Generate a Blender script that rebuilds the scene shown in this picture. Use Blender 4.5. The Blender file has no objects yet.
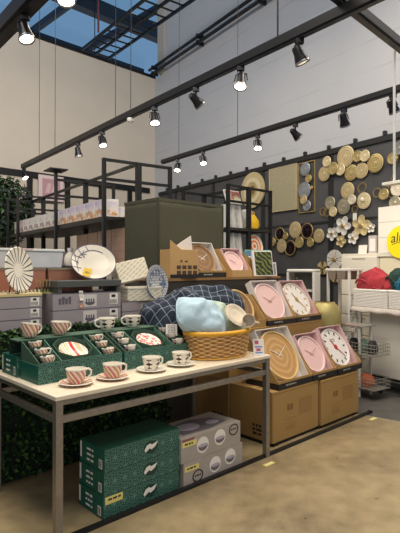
import bpy, bmesh, math, random
from mathutils import Matrix, Vector, Euler, noise
random.seed(7)
PI = math.pi
SC = bpy.context.scene
COL = SC.collection

# ------------------------------------------------------------------ helpers
def lin(h):
    h = h.lstrip('#')
    o = []
    for i in (0, 2, 4):
        c = int(h[i:i+2], 16) / 255
        o.append(c / 12.92 if c <= .04045 else ((c + .055) / 1.055) ** 2.4)
    return (o[0], o[1], o[2], 1)

class NT:
    def __init__(s, m):
        s.t = m.node_tree; s.n = s.t.nodes; s.l = s.t.links
        s.b = s.n['Principled BSDF']
    def add(s, typ, **kw):
        n = s.n.new(typ)
        for k, v in kw.items(): setattr(n, k, v)
        return n
    def put(s, sock, v):
        if hasattr(v, 'is_output') or isinstance(v, bpy.types.NodeSocket): s.l.new(v, sock)
        else: sock.default_value = v
    def m(s, op, a, b=0.0, c=None):
        n = s.add('ShaderNodeMath', operation=op)
        s.put(n.inputs[0], a); s.put(n.inputs[1], b)
        if c is not None: s.put(n.inputs[2], c)
        return n.outputs[0]
    def mix(s, f, a, b):
        n = s.add('ShaderNodeMix', data_type='RGBA')
        s.put(n.inputs[0], f); s.put(n.inputs[6], a); s.put(n.inputs[7], b)
        return n.outputs[2]
    def obj(s):
        return s.add('ShaderNodeTexCoord').outputs['Object']
    def xyz(s):
        n = s.add('ShaderNodeSeparateXYZ'); s.l.new(s.obj(), n.inputs[0]); return n.outputs
    def noise(s, scale, detail=3, vec=None):
        n = s.add('ShaderNodeTexNoise'); n.inputs['Scale'].default_value = scale; n.inputs['Detail'].default_value = detail
        s.l.new(vec or s.obj(), n.inputs['Vector']); return n.outputs['Fac']
    def step(s, v, a, b):
        n = s.add('ShaderNodeMapRange'); s.put(n.inputs[0], v); n.inputs[1].default_value = a; n.inputs[2].default_value = b
        return n.outputs[0]
    def bump(s, h, strength=.3, dist=.01):
        n = s.add('ShaderNodeBump'); n.inputs['Strength'].default_value = strength; n.inputs['Distance'].default_value = dist
        s.l.new(h, n.inputs['Height']); s.l.new(n.outputs[0], s.b.inputs['Normal'])
    def color(s, c): s.put(s.b.inputs['Base Color'], c)

MATS = {}
def mat(name, col='#888888', rough=.6, metal=0, var=.0, vscale=20, bump=0, bscale=80, emit=None, es=1, spec=None, alpha=None):
    if name in MATS: return MATS[name]
    m = bpy.data.materials.new(name); m.use_nodes = True
    t = NT(m); c = lin(col)
    t.b.inputs['Base Color'].default_value = c
    t.b.inputs['Roughness'].default_value = rough
    t.b.inputs['Metallic'].default_value = metal
    if spec is not None: t.b.inputs['Specular IOR Level'].default_value = spec
    if var:
        f = t.noise(vscale, 4)
        d = tuple(x * (1 - var) for x in c[:3]) + (1,); l = tuple(min(1, x * (1 + var)) for x in c[:3]) + (1,)
        t.color(t.mix(t.step(f, .3, .7), d, l))
    if bump: t.bump(t.noise(bscale, 3), bump)
    if emit:
        t.b.inputs['Emission Color'].default_value = lin(emit); t.b.inputs['Emission Strength'].default_value = es
    if alpha is not None: t.b.inputs['Alpha'].default_value = alpha
    m.diffuse_color = c
    MATS[name] = m
    return m

class MB:
    def __init__(s): s.v = []; s.f = []; s.mi = []; s.cm = 0; s.X = Matrix()
    def _a(s, vs, fs):
        o = len(s.v); s.v += [s.X @ Vector(p) for p in vs]
        s.f += [[i + o for i in f] for f in fs]; s.mi += [s.cm] * len(fs); return s
    def box(s, x0, x1, y0, y1, z0, z1, mats=None):
        # faces: bottom, top, front(-y), right(+x), back(+y), left(-x)
        vs = [(x0,y0,z0),(x1,y0,z0),(x1,y1,z0),(x0,y1,z0),(x0,y0,z1),(x1,y0,z1),(x1,y1,z1),(x0,y1,z1)]
        s._a(vs, [(3,2,1,0),(4,5,6,7),(0,1,5,4),(1,2,6,5),(2,3,7,6),(3,0,4,7)])
        if mats: s.mi[-6:] = mats
        return s
    def lathe(s, prof, n=32, sx=1, sy=1, wob=None):
        vs = []; fs = []; k = len(prof)
        for i in range(n):
            a = 2*PI*i/n
            for j, (r, z) in enumerate(prof):
                rr = r * (wob(a, r, z) if wob else 1)
                vs.append((rr*math.cos(a)*sx, rr*math.sin(a)*sy, z))
        for i in range(n):
            for j in range(k-1):
                a, b = i*k+j, ((i+1) % n)*k+j
                fs.append((a, b, b+1, a+1))
        if prof[0][0] > 1e-6: fs.append([i*k for i in range(n)][::-1])
        if prof[-1][0] > 1e-6: fs.append([i*k+k-1 for i in range(n)])
        return s._a(vs, fs)
    def shell(s, prof, n=32, sx=1, sy=1):            # lathe without end caps
        c = len(s.f); s.lathe(prof, n, sx, sy)
        while len(s.f[-1]) == n and n > 4: s.f.pop(); s.mi.pop()
        return s
    def tube(s, pts, r, n=8, closed=False):
        P = [Vector(p) for p in pts]; N = len(P); vs = []; fs = []
        up = None
        for i, p in enumerate(P):
            a = P[(i-1) % N] if (closed or i) else P[0]; b = P[(i+1) % N] if (closed or i < N-1) else P[-1]
            d = (b-a).normalized()
            if up is None: up = Vector((0,0,1)) if abs(d.z) < .9 else Vector((1,0,0))
            x = d.cross(up).normalized(); y = x.cross(d).normalized(); up = y
            rr = r[i] if isinstance(r, (list, tuple)) else r
            for k in range(n):
                t = 2*PI*k/n; vs.append(p + x*rr*math.cos(t) + y*rr*math.sin(t))
        for i in range(N if closed else N-1):
            for k in range(n):
                a, b = i*n, ((i+1) % N)*n
                fs.append((a+k, a+(k+1) % n, b+(k+1) % n, b+k))
        if not closed: fs += [list(range(n))[::-1], [(N-1)*n+k for k in range(n)]]
        return s._a(vs, fs)
    def prism(s, poly, a0, a1, ax='y'):
        # poly in the plane across axis ax; 'y': (x,z), 'x': (y,z), 'z': (x,y)
        def P(p, a): return {'y': (p[0], a, p[1]), 'x': (a, p[0], p[1]), 'z': (p[0], p[1], a)}[ax]
        n = len(poly)
        vs = [P(p, a0) for p in poly] + [P(p, a1) for p in poly]
        return s._a(vs, [list(range(n)), [n+i for i in range(n)][::-1]] + [(i, i+n, (i+1) % n+n, (i+1) % n) for i in range(n)])
    def disc(s, cx, cz, rx, rz, y0, y1, n=28):        # flat disc standing in the xz plane
        return s.prism([(cx+rx*math.cos(2*PI*i/n), cz+rz*math.sin(2*PI*i/n)) for i in range(n)], y0, y1)
    def ring(s, cx, cz, r, w, y0, y1, n=36, k=1.0):
        vs = []; fs = []
        for i in range(n):
            a = 2*PI*i/n; c, q = math.cos(a)*k, math.sin(a)
            vs += [(cx+r*c, y0, cz+r*q), (cx+(r-w)*c, y0, cz+(r-w)*q), (cx+(r-w)*c, y1, cz+(r-w)*q), (cx+r*c, y1, cz+r*q)]
        for i in range(n):
            a, b = 4*i, 4*((i+1) % n)
            for j in range(4): fs.append((a+j, a+(j+1) % 4, b+(j+1) % 4, b+j))
        return s._a(vs, fs)
    def build(s, name, mats, parent=None, loc=(0,0,0), rot=(0,0,0), smooth=False, bevel=0):
        me = bpy.data.meshes.new(name); me.from_pydata([tuple(v) for v in s.v], [], s.f)
        bm = bmesh.new(); bm.from_mesh(me); bmesh.ops.recalc_face_normals(bm, faces=bm.faces); bm.to_mesh(me); bm.free()
        for m in (mats if isinstance(mats, (list, tuple)) else [mats]): me.materials.append(m)
        me.polygons.foreach_set('material_index', s.mi)
        if smooth:
            me.polygons.foreach_set('use_smooth', [True]*len(s.f)); me.set_sharp_from_angle(angle=math.radians(40))
        o = bpy.data.objects.new(name, me); COL.objects.link(o)
        o.location = loc; o.rotation_euler = rot
        if parent: o.parent = parent
        if bevel:
            b = o.modifiers.new('bevel', 'BEVEL'); b.width = bevel; b.segments = 2; b.limit_method = 'ANGLE'
        return o

def tag(o, label=None, cat=None, group=None, kind=None):
    if label: o['label'] = label
    if cat: o['category'] = cat
    if group: o['group'] = group
    if kind: o['kind'] = kind
    return o
def thing(name, label, cat, loc, rz=0, group=None, rot=None):
    o = bpy.data.objects.new(name, None); COL.objects.link(o); o.empty_display_size = .1
    o.location = loc; o.rotation_euler = rot or (0, 0, rz)
    return tag(o, label, cat, group)
def copy_tree(o, parent=None):
    c = o.copy(); COL.objects.link(c)
    if parent: c.parent = parent
    for ch in list(o.children): copy_tree(ch, c)
    return c
def place(proto, first, loc, rz, label, group=None, rot=None):
    o = proto if first else copy_tree(proto)
    o.location = loc; o.rotation_euler = rot or (0, 0, rz); tag(o, label, None, group); return o
def pts(M, p): return [M @ Vector(q) for q in p]

# frames of the place: the shop fixtures, the two walls, the racks
T0 = Vector((-.769, 2.634)); E1 = Vector((.727, .687)); E2 = Vector((-.687, .727)); RZ = math.atan2(.687, .727)
def F(s, t, z=0): p = T0 + E1*s + E2*t; return (p.x, p.y, z)
W0 = Vector((2.02, 7.64)); WX = Vector((.556, -.831)); WY = Vector((.831, .556)); RW = math.atan2(-.831, .556)
def WL(a, n, z=0): p = W0 + WX*a - WY*n; return (p.x, p.y, z)
LC = Vector((-1.127, 12.34)); LX = Vector((.712, .702)); LY = Vector((-.702, .712)); RL = math.atan2(.702, .712)
def LW(a, n, z=0): p = LC - LX*a - LY*n; return (p.x, p.y, z)      # a: away from the corner, n: in front of it

# ------------------------------------------------------------------ materials
def m_green_pattern(name, base, line, amt=.8):
    m = mat(name, base, .45); t = NT(m)
    x, y, z = t.xyz(); p = .073
    cx = t.m('SUBTRACT', t.m('FRACT', t.m('DIVIDE', t.m('ADD', x, 10), p)), .5); cz = t.m('SUBTRACT', t.m('FRACT', t.m('DIVIDE', t.m('ADD', t.m('ADD', z, y), 10), p)), .5)
    r = t.m('SQRT', t.m('ADD', t.m('MULTIPLY', cx, cx), t.m('MULTIPLY', cz, cz))); an = t.m('ARCTAN2', cz, cx)
    c8 = t.m('COSINE', t.m('MULTIPLY', an, 8))
    def curve(k, am): return t.step(t.m('ABSOLUTE', t.m('SUBTRACT', r, t.m('ADD', t.m('MULTIPLY', c8, am), k))), .034, .016)
    f = t.m('MAXIMUM', t.m('MAXIMUM', curve(.36, .09), curve(.16, -.05)), t.m('MAXIMUM', curve(.56, .06), t.m('MULTIPLY', t.step(t.m('ABSOLUTE', t.m('SINE', t.m('MULTIPLY', an, 4))), .2, .12), t.step(r, .2, .22))))
    t.color(t.mix(t.m('MULTIPLY', f, amt), lin(base), lin(line))); return m
G_FRONT = m_green_pattern('green_arabesque', '#0a3c33', '#6d9f90', .8)
G_TOP = m_green_pattern('green_arabesque_lid', '#0e3d33', '#2f6b58', .6)
G_SIDE = mat('green_card', '#0c5748', .45)
G_IN = mat('dark_green_tray', '#17392b', .7)
G_EDGE = mat('green_tray_edge', '#5b8670', .6)
WHITE = mat('white_print', '#e8e4dc', .5)
YELLOW = mat('yellow_sticker', '#e0d27c', .5)
BLACK = mat('black_print', '#1c1b1b', .5)
STEEL = mat('brushed_steel', '#9a938a', .38, .75, .12, 30)
LAM = mat('cream_laminate', '#e2d6bf', .35, 0, .05, 6)
BMETAL = mat('black_metal', '#1d1e20', .42, .3)
def m_kraft(name, c):
    m = mat(name, c, .75); t = NT(m)
    w = t.add('ShaderNodeTexWave'); w.inputs['Scale'].default_value = 60; w.inputs['Distortion'].default_value = 1; t.l.new(t.obj(), w.inputs['Vector'])
    f = t.noise(5, 5)
    c1 = lin(c); c0 = tuple(x*.84 for x in c1[:3])+(1,)
    t.color(t.mix(t.m('ADD', t.m('MULTIPLY', f, .7), t.m('MULTIPLY', w.outputs['Fac'], .18)), c0, c1)); return m
KRAFT = m_kraft('kraft_board', '#ab8850'); KRAFT2 = m_kraft('kraft_board_dark', '#947245'); KRAFT3 = m_kraft('kraft_board_pale', '#c69f68')
KPRINT = mat('brown_print', '#7d5a35', .7)
GREYC = mat('grey_set_card', '#a59d95', .5, 0, .05, 8)
GREYD = mat('grey_print_dark', '#6b656b', .5)
LAVC = mat('lavender_grey_card', '#9d959a', .55, 0, .04, 6)
LAVD = mat('lavender_dark_print', '#5e5a66', .55)
CERAM = mat('white_ceramic', '#ece6d8', .22)
def m_cup(name, kind):
    m = mat(name, '#ece4d6', .22); t = NT(m); x, y, z = t.xyz()
    a = t.m('ARCTAN2', y, x)
    if kind == 'stripe':
        ph = t.m('ADD', t.m('MULTIPLY', a, 11), t.m('MULTIPLY', z, 150))
        s1 = t.m('SINE', ph); s2 = t.m('SINE', t.m('ADD', t.m('MULTIPLY', ph, 2), 1.2)); s3 = t.m('SINE', t.m('ADD', t.m('MULTIPLY', ph, .5), .6))
        c = t.mix(t.step(s2, .25, .45), lin('#efe5d5'), lin('#d99a86'))
        c = t.mix(t.step(s1, .72, .8), c, lin('#c02a35')); c = t.mix(t.step(s3, .88, .94), c, lin('#b3ab73'))
    elif kind == 'club':
        u = t.m('MULTIPLY', a, 5); w = t.m('MULTIPLY', t.m('SUBTRACT', z, .047), 105)
        s1 = t.m('COSINE', u); c1 = t.m('COSINE', t.m('MULTIPLY', w, 2))
        dots = t.step(t.m('ADD', t.m('MULTIPLY', s1, .62), t.m('MULTIPLY', c1, .5)), .36, .46)
        bar = t.m('MULTIPLY', t.step(t.m('ABSOLUTE', t.m('SINE', t.m('MULTIPLY', u, .5))), .17, .1), 1.0)
        cross = t.m('MULTIPLY', t.step(t.m('ABSOLUTE', w), .42, .3), t.step(t.m('COSINE', u), -.6, -.3))
        f = t.m('MAXIMUM', t.m('MULTIPLY', t.m('MAXIMUM', dots, cross), t.step(t.m('ABSOLUTE', w), 3.3, 3.0)), t.m('MULTIPLY', bar, 0.7))
        f = t.m('MULTIPLY', f, t.step(t.m('ABSOLUTE', w), 3.3, 3.0))
        c = t.mix(f, lin('#ebe3d3'), lin('#1d1a1a'))
    elif kind == 'flower':
        v = t.add('ShaderNodeTexVoronoi'); v.inputs['Scale'].default_value = 38; t.l.new(t.obj(), v.inputs['Vector'])
        f = t.step(v.outputs['Distance'], .5, .38); q = t.step(v.outputs['Distance'], .2, .14)
        c = t.mix(f, lin('#ecdccf'), lin('#c3413f')); c = t.mix(q, c, lin('#f3e6da'))
    elif kind == 'bars':
        s1 = t.m('SINE', t.m('MULTIPLY', x, 150)); s2 = t.m('SINE', t.m('ADD', t.m('MULTIPLY', x, 61), .8)); s3 = t.m('SINE', t.m('MULTIPLY', x, 331))
        c = t.mix(t.step(s3, .2, .5), lin('#eee4d2'), lin('#d8a890')); c = t.mix(t.step(s1, .7, .8), c, lin('#b9b480')); c = t.mix(t.step(s2, .82, .88), c, lin('#c22334'))
    t.color(c); return m
CUPS = m_cup('striped_ceramic', 'stripe'); CUPC = m_cup('club_ceramic', 'club'); CUPF = m_cup('floral_ceramic', 'flower'); CUPB = m_cup('bar_striped_ceramic', 'bars')
GOLD = mat('gold_metal', '#c9ad6c', .32, .75, .14, 25)
GOLDP = mat('pale_gold', '#dcc08a', .45, .25, .1, 30)
SILV = mat('silver_metal', '#a9adb4', .35, .7, .12, 20)
CREAM = mat('cream_metal', '#ded8c8', .4, .1, .06, 30)
WOODC = None
def m_ringwood(name, c0, c1, scale=16):
    m = mat(name, c0, .5); t = NT(m); x, y, z = t.xyz()
    r = t.m('SQRT', t.m('ADD', t.m('MULTIPLY', x, x), t.m('MULTIPLY', z, z)))
    n = t.noise(5, 2)
    f = t.step(t.m('SINE', t.m('MULTIPLY', t.m('ADD', r, t.m('MULTIPLY', n, .06)), scale*PI*2)), -.6, .9)
    t.color(t.mix(f, lin(c0), lin(c1))); return m
WOODC = m_ringwood('ringed_wood', '#b58a54', '#c6a06a', 17)
WOODC2 = m_ringwood('ringed_brown_wood', '#7f5f40', '#92704e', 17)
RIMW = mat('pale_wood_rim', '#d6b67c', .5, 0, .08, 20)
PINK = mat('pink_dial', '#e3bfbb', .5); PINKR = mat('pink_rim', '#ecd0cc', .4)
DIALW = mat('white_dial', '#e9e3dc', .4); BOXW = mat('white_box', '#ddd8d4', .5)
RED = mat('red_plastic', '#b8323a', .5)
FILM = mat('pinkish_box', '#dcb9bb', .5)

# ------------------------------------------------------------------ setting
def m_floor():
    m = mat('polished_concrete', '#9c8a70', .3); t = NT(m)
    f = t.noise(1.3, 6); g = t.noise(9, 5); h = t.noise(60, 2)
    mixf = t.m('ADD', t.m('MULTIPLY', f, .6), t.m('ADD', t.m('MULTIPLY', g, .3), t.m('MULTIPLY', h, .1)))
    t.color(t.mix(t.step(mixf, .38, .62), lin('#76684f'), lin('#a69472')))
    t.put(t.b.inputs['Roughness'], t.m('ADD', t.m('MULTIPLY', g, .25), .2)); return m
FL = m_floor()
FLD = mat('dark_carpet_floor', '#55524f', .6, 0, .2, 7, .2, 150)
p0 = Vector((1.635, 4.96)); pd = Vector((.791, -.611))
far = [p0 - pd*9, p0 + pd*7]
f = MB()
f._a([(-9,-3,0),(9,-3,0),(far[1].x,far[1].y,0),(far[0].x,far[0].y,0)], [(0,1,2,3)])
f.cm = 1
f._a([(far[0].x,far[0].y,0),(far[1].x,far[1].y,0),(12,16,0),(-9,16,0)], [(0,1,2,3)])
tag(f.build('floor', [FL, FLD]), kind='structure')
q = MB(); a = p0 + pd*-.02; b = p0 + pd*4; nn = Vector((.611, .791))*.006
q.prism([tuple(a-nn), tuple(b-nn), tuple(b+nn), tuple(a+nn)], 0.0, .004, 'z')
tag(q.build('trim_1', mat('steel_strip', '#b9b4a8', .4, .5)), kind='structure')

WALLL = mat('warm_grey_plaster', '#cbc0b0', .85, 0, .03, 2)
def m_wallr():
    m = mat('cool_grey_panel', '#9a9ba0', .8); t = NT(m); x, y, z = t.xyz()
    f = t.m('MULTIPLY', t.step(t.m('SINE', t.m('MULTIPLY', z, 15)), .97, 1.0), t.step(t.noise(1.2), .4, .6))
    n = t.noise(1.5, 4)
    t.color(t.mix(t.m('MULTIPLY', f, .35), t.mix(n, lin('#b4b5b9'), lin('#bebfc2')), lin('#8f8f90'))); return m
WALLR = m_wallr()
w = MB(); w.box(-9, 0, 0, .25, 0, 6.18)
tag(w.build('wall_left', WALLL, loc=(LC.x, LC.y, 0), rot=(0,0,RL)), kind='structure')
w = MB(); w.box(-5.75, 6, 0, .3, 0, 6.18); w.box(-5.3, 6, 0, .3, 6.18, 12)
tag(w.build('wall_right', WALLR, loc=(W0.x, W0.y, 0), rot=(0,0,RW)), kind='structure')
w = MB(); w.box(-5.42, -5.12, -.06, .3, 6.2, 12)
tag(w.build('trim_2', mat('beige_column', '#b5aea2', .8), loc=(W0.x, W0.y, 0), rot=(0,0,RW)), kind='structure')
# black cap on the partition, black band and uprights lower on it
w = MB(); w.box(-9, 0, -.03, .28, 6.18, 6.24)
tag(w.build('trim_3', BMETAL, loc=(LC.x, LC.y, 0), rot=(0,0,RL)), kind='structure')
w = MB(); w.box(-7, -.2, -.05, -.001, 3.3, 3.42)
for a in (-3.3, -2.45, -1.6, -.8): w.box(a-.05, a+.05, -.06, -.001, 0, 3.3)
tag(w.build('trim_4', BMETAL, loc=(LC.x, LC.y, 0), rot=(0,0,RL)), kind='structure')
# black slat panels that carry the wall decorations
PANEL = mat('charcoal_panel', '#4a4a4c', .6, 0, .12, 4)
SEAM = mat('black_seam', '#1f2021', .5)
w = MB(); w.box(-5.4, 3, -.02, 0, 0, 3.3); w.cm = 1
for a in (-4.6, -3.1, -1.55, .03, 1.6): w.box(a-.05, a+.05, -.028, -.0205, 0, 3.3)
for z in (1.35, 2.18): w.box(-5.4, 3, -.026, -.0203, z-.02, z+.02)
w.box(-5.4, 3, -.05, -.0205, 3.22, 3.3)
for a in [x*.5-5 for x in range(16)]: w.box(a-.02, a+.02, -.06, -.01, 3.3, 3.36)
tag(w.build('trim_5', [PANEL, SEAM], loc=(W0.x, W0.y, 0), rot=(0,0,RW)), kind='structure')
# roof glazing over the space behind the partition, with its dark steel
gm = bpy.data.materials.new('blue_roof_glazing'); gm.use_nodes = True
nt = gm.node_tree; nt.nodes.remove(nt.nodes['Principled BSDF'])
tr = nt.nodes.new('ShaderNodeBsdfTransparent'); tr.inputs[0].default_value = lin('#9acdf8')
gl = nt.nodes.new('ShaderNodeBsdfGlossy'); gl.inputs[0].default_value = (.5,.6,.7,1); gl.inputs[1].default_value = .15
mx = nt.nodes.new('ShaderNodeMixShader'); mx.inputs[0].default_value = .08
nt.links.new(tr.outputs[0], mx.inputs[1]); nt.links.new(gl.outputs[0], mx.inputs[2]); nt.links.new(mx.outputs[0], nt.nodes['Material Output'].inputs[0])
g = MB(); g._a([(-14,-6,8.5),(14,-6,8.5),(14,22,8.5),(-14,22,8.5)], [(0,1,2,3)])
tag(g.build('window_1', gm, loc=(LC.x, LC.y, 0), rot=(0,0,RL)), kind='structure')
RAFT = mat('dark_blue_steel', '#26323f', .5, .3)
for n_, args in enumerate([[(-14, 3, y-.14, y+.14, 8.1, 8.48) for y in (-4.4, -1.2, 1.6, 4.4, 7.2, 10)], [(x-.06, x+.06, -6, 16, 8.3, 8.49) for x in (-12, -10.2, -8.4, -6.6, -4.8, -3, -1.2, .6)]]):
    g = MB()
    for r in args: g.box(*r)
    tag(g.build('trim_%d' % (6+n_), RAFT, loc=(LC.x, LC.y, 0), rot=(0,0,RL)), kind='structure')

# ------------------------------------------------------------------ ceiling equipment
def beam(name, label, A, B, z0, z1, wdt, cat='track', group=None):
    A = Vector(A); B = Vector(B); d = B-A
    o = thing(name, label, cat, (A.x, A.y, z0), math.atan2(d.y, d.x), group)
    m = MB(); L = d.length
    m.box(0, L, -wdt/2, wdt/2, .012, z1-z0); m.build('housing', BMETAL, o, bevel=.004)
    m = MB(); m.box(.02, L-.02, -wdt*.3, wdt*.3, 0, .012); m.build('contact_rail', mat('rail_grey', '#33343a', .35, .5), o)
    return o
MA, MBn = Vector((-3.05, 8.47)), Vector((1.25, 2.93))
beam('lighting_track', 'long black ceiling track of spotlights crossing in the middle over the display table', MA, MBn, 3.16, 3.245, .06)
beam('lighting_track', 'thinner black ceiling track running along the decorated wall', (-.62, 8.05), (2.2, 4.33), 3.16, 3.23, .055)
beam('ceiling_beam', 'thick black beam in the top left corner holding a spotlight', (-2.9, 5.42), (-.35, 2.41), 3.25, 3.37, .12, 'beam')
beam('ceiling_beam', 'black crossbar joining the ceiling tracks near the upper right', (.45, 2.79), (2.6, 5.02), 3.25, 3.33, .075, 'beam')
HEAD = mat('lamp_head', '#26262a', .35, .6); CHR = mat('lamp_ring_grey', '#8c8c8e', .3, .8)
LENS = mat('lit_lens', '#fff6e4', .4, emit='#fff1d8', es=14); LENSD = mat('dim_lens', '#d8d2c4', .3, emit='#ffe9c8', es=.8)
def spot(x, y, z, aim, lit, label, power=0):
    o = thing('track_spotlight', label, 'spotlight', (x, y, z), 0, 'spotlights on the ceiling tracks')
    m = MB(); m.box(-.03, .03, -.02, .02, -.035, 0); m.tube([(0,0,-.03), (0,0,-.07)], .009); m.build('adapter', HEAD, o)
    d = Vector(aim).normalized(); q = d.to_track_quat('Z', 'Y').to_matrix().to_4x4()
    M = Matrix.Translation((0,0,-.118)) @ q @ Matrix.Scale(.9, 4)
    m = MB(); m.X = M
    m.lathe([(.0,-.07),(.035,-.07),(.04,-.06),(.043,-.01),(.058,.045),(.06,.07),(.054,.07),(.05,.055),(0,.05)], 24); m.build('lamp_head', HEAD, o, smooth=True)
    m = MB(); m.X = M
    for s in (-1, 1): m.tube([(s*.012,0,-.085),(s*.05,0,-.07),(s*.062,0,0)], .006)
    m.X = Matrix(); m.tube([(0,0,-.06), tuple(M @ Vector((0,0,-.085)))], .008); m.build('yoke', HEAD, o)
    m = MB(); m.X = M; m.shell([(.0605,.055),(.0625,.06),(.0625,.072),(.054,.072)], 24); m.build('trim_ring', CHR, o, smooth=True)
    m = MB(); m.X = M; m.lathe([(0,.056),(.053,.056),(.05,.064),(.03,.07),(0,.072)], 24); m.build('lens', LENS if lit else LENSD, o, smooth=True)
    if power:
        L = bpy.data.lights.new('spot_beam', 'SPOT'); L.energy = power; L.color = (1, .9, .76); L.spot_size = math.radians(70); L.spot_blend = .7; L.shadow_soft_size = .05
        lo = bpy.data.objects.new('spot_beam', L); COL.objects.link(lo); lo.parent = o
        lo.matrix_local = Matrix.Translation(M @ Vector((0,0,.09))) @ d.to_track_quat('-Z', 'Y').to_matrix().to_4x4()
def onmain(t): p = MA + (MBn-MA).normalized()*t; return p
def tpar(x): return (x-MA.x)/((MBn-MA).normalized().x)
for x, aim, lit, label, pw in [
    (-1.647, (.15,.1,-1), False, 'dim spotlight at the far left of the middle ceiling track', 0),
    (-1.206, (.2,-.25,-1), True, 'lit spotlight second from the far left of the middle ceiling track', 25),
    (-.473, (.1,-.3,-1), True, 'lit spotlight above the dark green booth on the middle track', 30),
    (-.037, (.75,.5,-.75), False, 'dark spotlight seen from the side between two lit ones', 30),
    (.339, (-.1,-.35,-1), True, 'large lit spotlight right of centre on the middle track', 35),
    (.727, (.45,.1,-1), False, 'dark spotlight with open yoke hanging nearest the crossbar', 40)]:
    p = onmain(tpar(x)); spot(p.x, p.y, 3.16, aim, lit, label, pw)
TA = Vector((-.62, 8.05)); TD = (Vector((2.2, 4.33))-TA).normalized()
for x, aim, lit, label, pw in [
    (-.349, (-.1,-.4,-1), True, 'lit spotlight at the far left end of the wall track', 15),
    (.045, (.1,-.4,-1), True, 'lit spotlight second from the left end of the wall track', 20),
    (.733, (0,-.45,-1), True, 'bright lit spotlight at the middle of the wall track above the gold plate', 25),
    (1.115, (.8,.3,-.8), False, 'dark tilted spotlight above the framed discs on the wall track', 40),
    (1.525, (.4,.5,-1), False, 'dark spotlight above the gold disc sculpture on the wall track', 40),
    (1.866, (.5,.3,-1), False, 'dark spotlight at the right picture edge on the wall track', 40)]:
    p = TA + TD*((x-TA.x)/TD.x); spot(p.x, p.y, 3.16, aim, lit, label, pw)
spot(-1.22, 3.437, 3.25, (.3,-.22,-1), True, 'lit spotlight hanging under the thick beam at the top left', 25)
spot(-.80, 2.941, 3.25, (.1,-.2,-1), True, 'bright spotlight cut by the top edge of the picture', 25)
spot(-3.0, 8.4, 3.16, (.6,-.3,-.9), True, 'small white lit spotlight at the far end of the track by the plants', 0)
o = thing('sensor_puck', 'small white round sensor under the middle track between lit spotlights', 'sensor', (*onmain(tpar(-.78)), 3.16))
m = MB(); m.lathe([(0,-.04),(.03,-.04),(.042,-.025),(.042,0),(0,0)], 20); m.build('housing', WHITE, o, smooth=True)
m = MB(); m.lathe([(0,-.055),(.014,-.05),(.018,-.04),(0,-.04)], 12); m.build('dome', CERAM, o, smooth=True)
# cables from the roof to tracks
for x, y, z0, lab in [(-2.55,7.82,3.24,'thin black cable hanging in front of the left partition, leftmost'), (-2.15,7.31,3.24,'thin black cable hanging left of the lit spotlights'), (-1.0,5.83,3.24,'thin black cable above the middle track left of the wall corner'),
                      (-.78,5.55,3.24,'thin black cable just left of the wall corner'), (-.33,7.67,3.22,'thin black cable dropping past the wall corner to the wall track'), (.5,6.57,3.22,'thin black cable above the beige wall panel'), (1.93,4.69,3.22,'thin black cable near the right edge above the wall track')]:
    m = MB(); m.tube([(0,0,0),(.008,0,(8.1-z0)*.5),(0,0,8.1-z0)], .004, 6)
    tag(m.build('suspension_cable', BMETAL, loc=(x,y,z0)), lab, 'cable', 'cables holding the tracks')
for (x, y), lab in [((.32,4.18),'short black rod holding the middle track near the big spotlight'),]:
    m = MB(); m.tube([(0,0,0),(0,0,4.9)], .008, 6); tag(m.build('suspension_rod', BMETAL, loc=(x+.28,y-.37,3.24)), lab, 'rod')
# ladder cable tray
A = Vector((-.113, 9.288)); B = Vector((-3.6, 13.7)); d = B-A
A = A - d.normalized()*2.2
o = thing('cable_ladder', 'black ladder cable tray under the blue roof glazing', 'cable tray', (A.x, A.y, 6.5), math.atan2(d.y, d.x))
L = (B-A).length
for y in (-.0, .36, .72):
    m = MB(); m.box(0, L, y-.02, y+.02, 0, .06); m.build('side_rail', BMETAL, o)
k = 0
for i in range(int(L/.3)):
    m = MB(); m.box(.1+i*.3, .13+i*.3, .02, .7, .015, .04); m.build('rung', BMETAL, o)
for x in (2.5, 5.6):
    m = MB(); m.tube([(x,.36,.06),(x,.36,1.6)], .012, 6); m.build('hanger_rod', BMETAL, o)
for zz, lab in ((6.38, 'upper black conduit pipe running along the grey wall'), (6.24, 'lower black conduit pipe bracketed on the grey wall')):
    o = thing('conduit_pipe', lab, 'pipe', WL(-5.7, .14, zz), RW, 'conduits on the grey wall')
    m = MB(); m.tube([(0,0,0),(7,0,0)], .035, 10); m.build('pipe', BMETAL, o, smooth=True)
    for x in (.2, 2.2, 4.2, 6.2):
        m = MB(); m.box(x-.02, x+.02, -.045, .14, -.045, .045); m.build('bracket', BMETAL, o)
m = MB(); m.tube([(-1.4,-1.2,.15),(-.6,-.5,.12),(0,0,.06),(0,0,0),(0,0,-.9)], .02, 8)
tag(m.build('sprinkler_pipe', mat('red_pipe', '#5c2428', .5), loc=(-2.0, 9.7, 7.0)), 'thin dark red sprinkler pipe bending down under the roof glazing', 'pipe')

# ------------------------------------------------------------------ front table
o = thing('display_table', 'long steel framed table with cream laminate top holding tea sets', 'table', F(0,0,0), RZ)
TL, TD_, TH = 1.815, .895, .80
m = MB(); m.box(-.004, TL+.004, -.004, TD_, TH-.024, TH); m.build('tabletop', LAM, o, bevel=.003)
for x, y in ((0,0), (TL-.042,0), (0,TD_-.045), (TL-.042,TD_-.045)):
    m = MB(); m.box(x, x+.042, y, y+.042, .004, TH-.0245); m.box(x-.002, x+.044, y-.002, y+.044, 0, .004); m.build('leg', STEEL, o, bevel=.003)
for z0, z1, nm in ((TH-.055, TH-.0245, 'apron_rail'), (.648, .686, 'lower_rail')):
    for (a, b, c, e) in ((.042, TL-.042, .006, .036), (.042, TL-.042, TD_-.04, TD_-.01), (.006, .036, .042, TD_-.045), (TL-.036, TL-.006, .042, TD_-.045)):
        m = MB(); m.box(a, b, c, e, z0, z1); m.build(nm, STEEL, o, bevel=.003)
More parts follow.
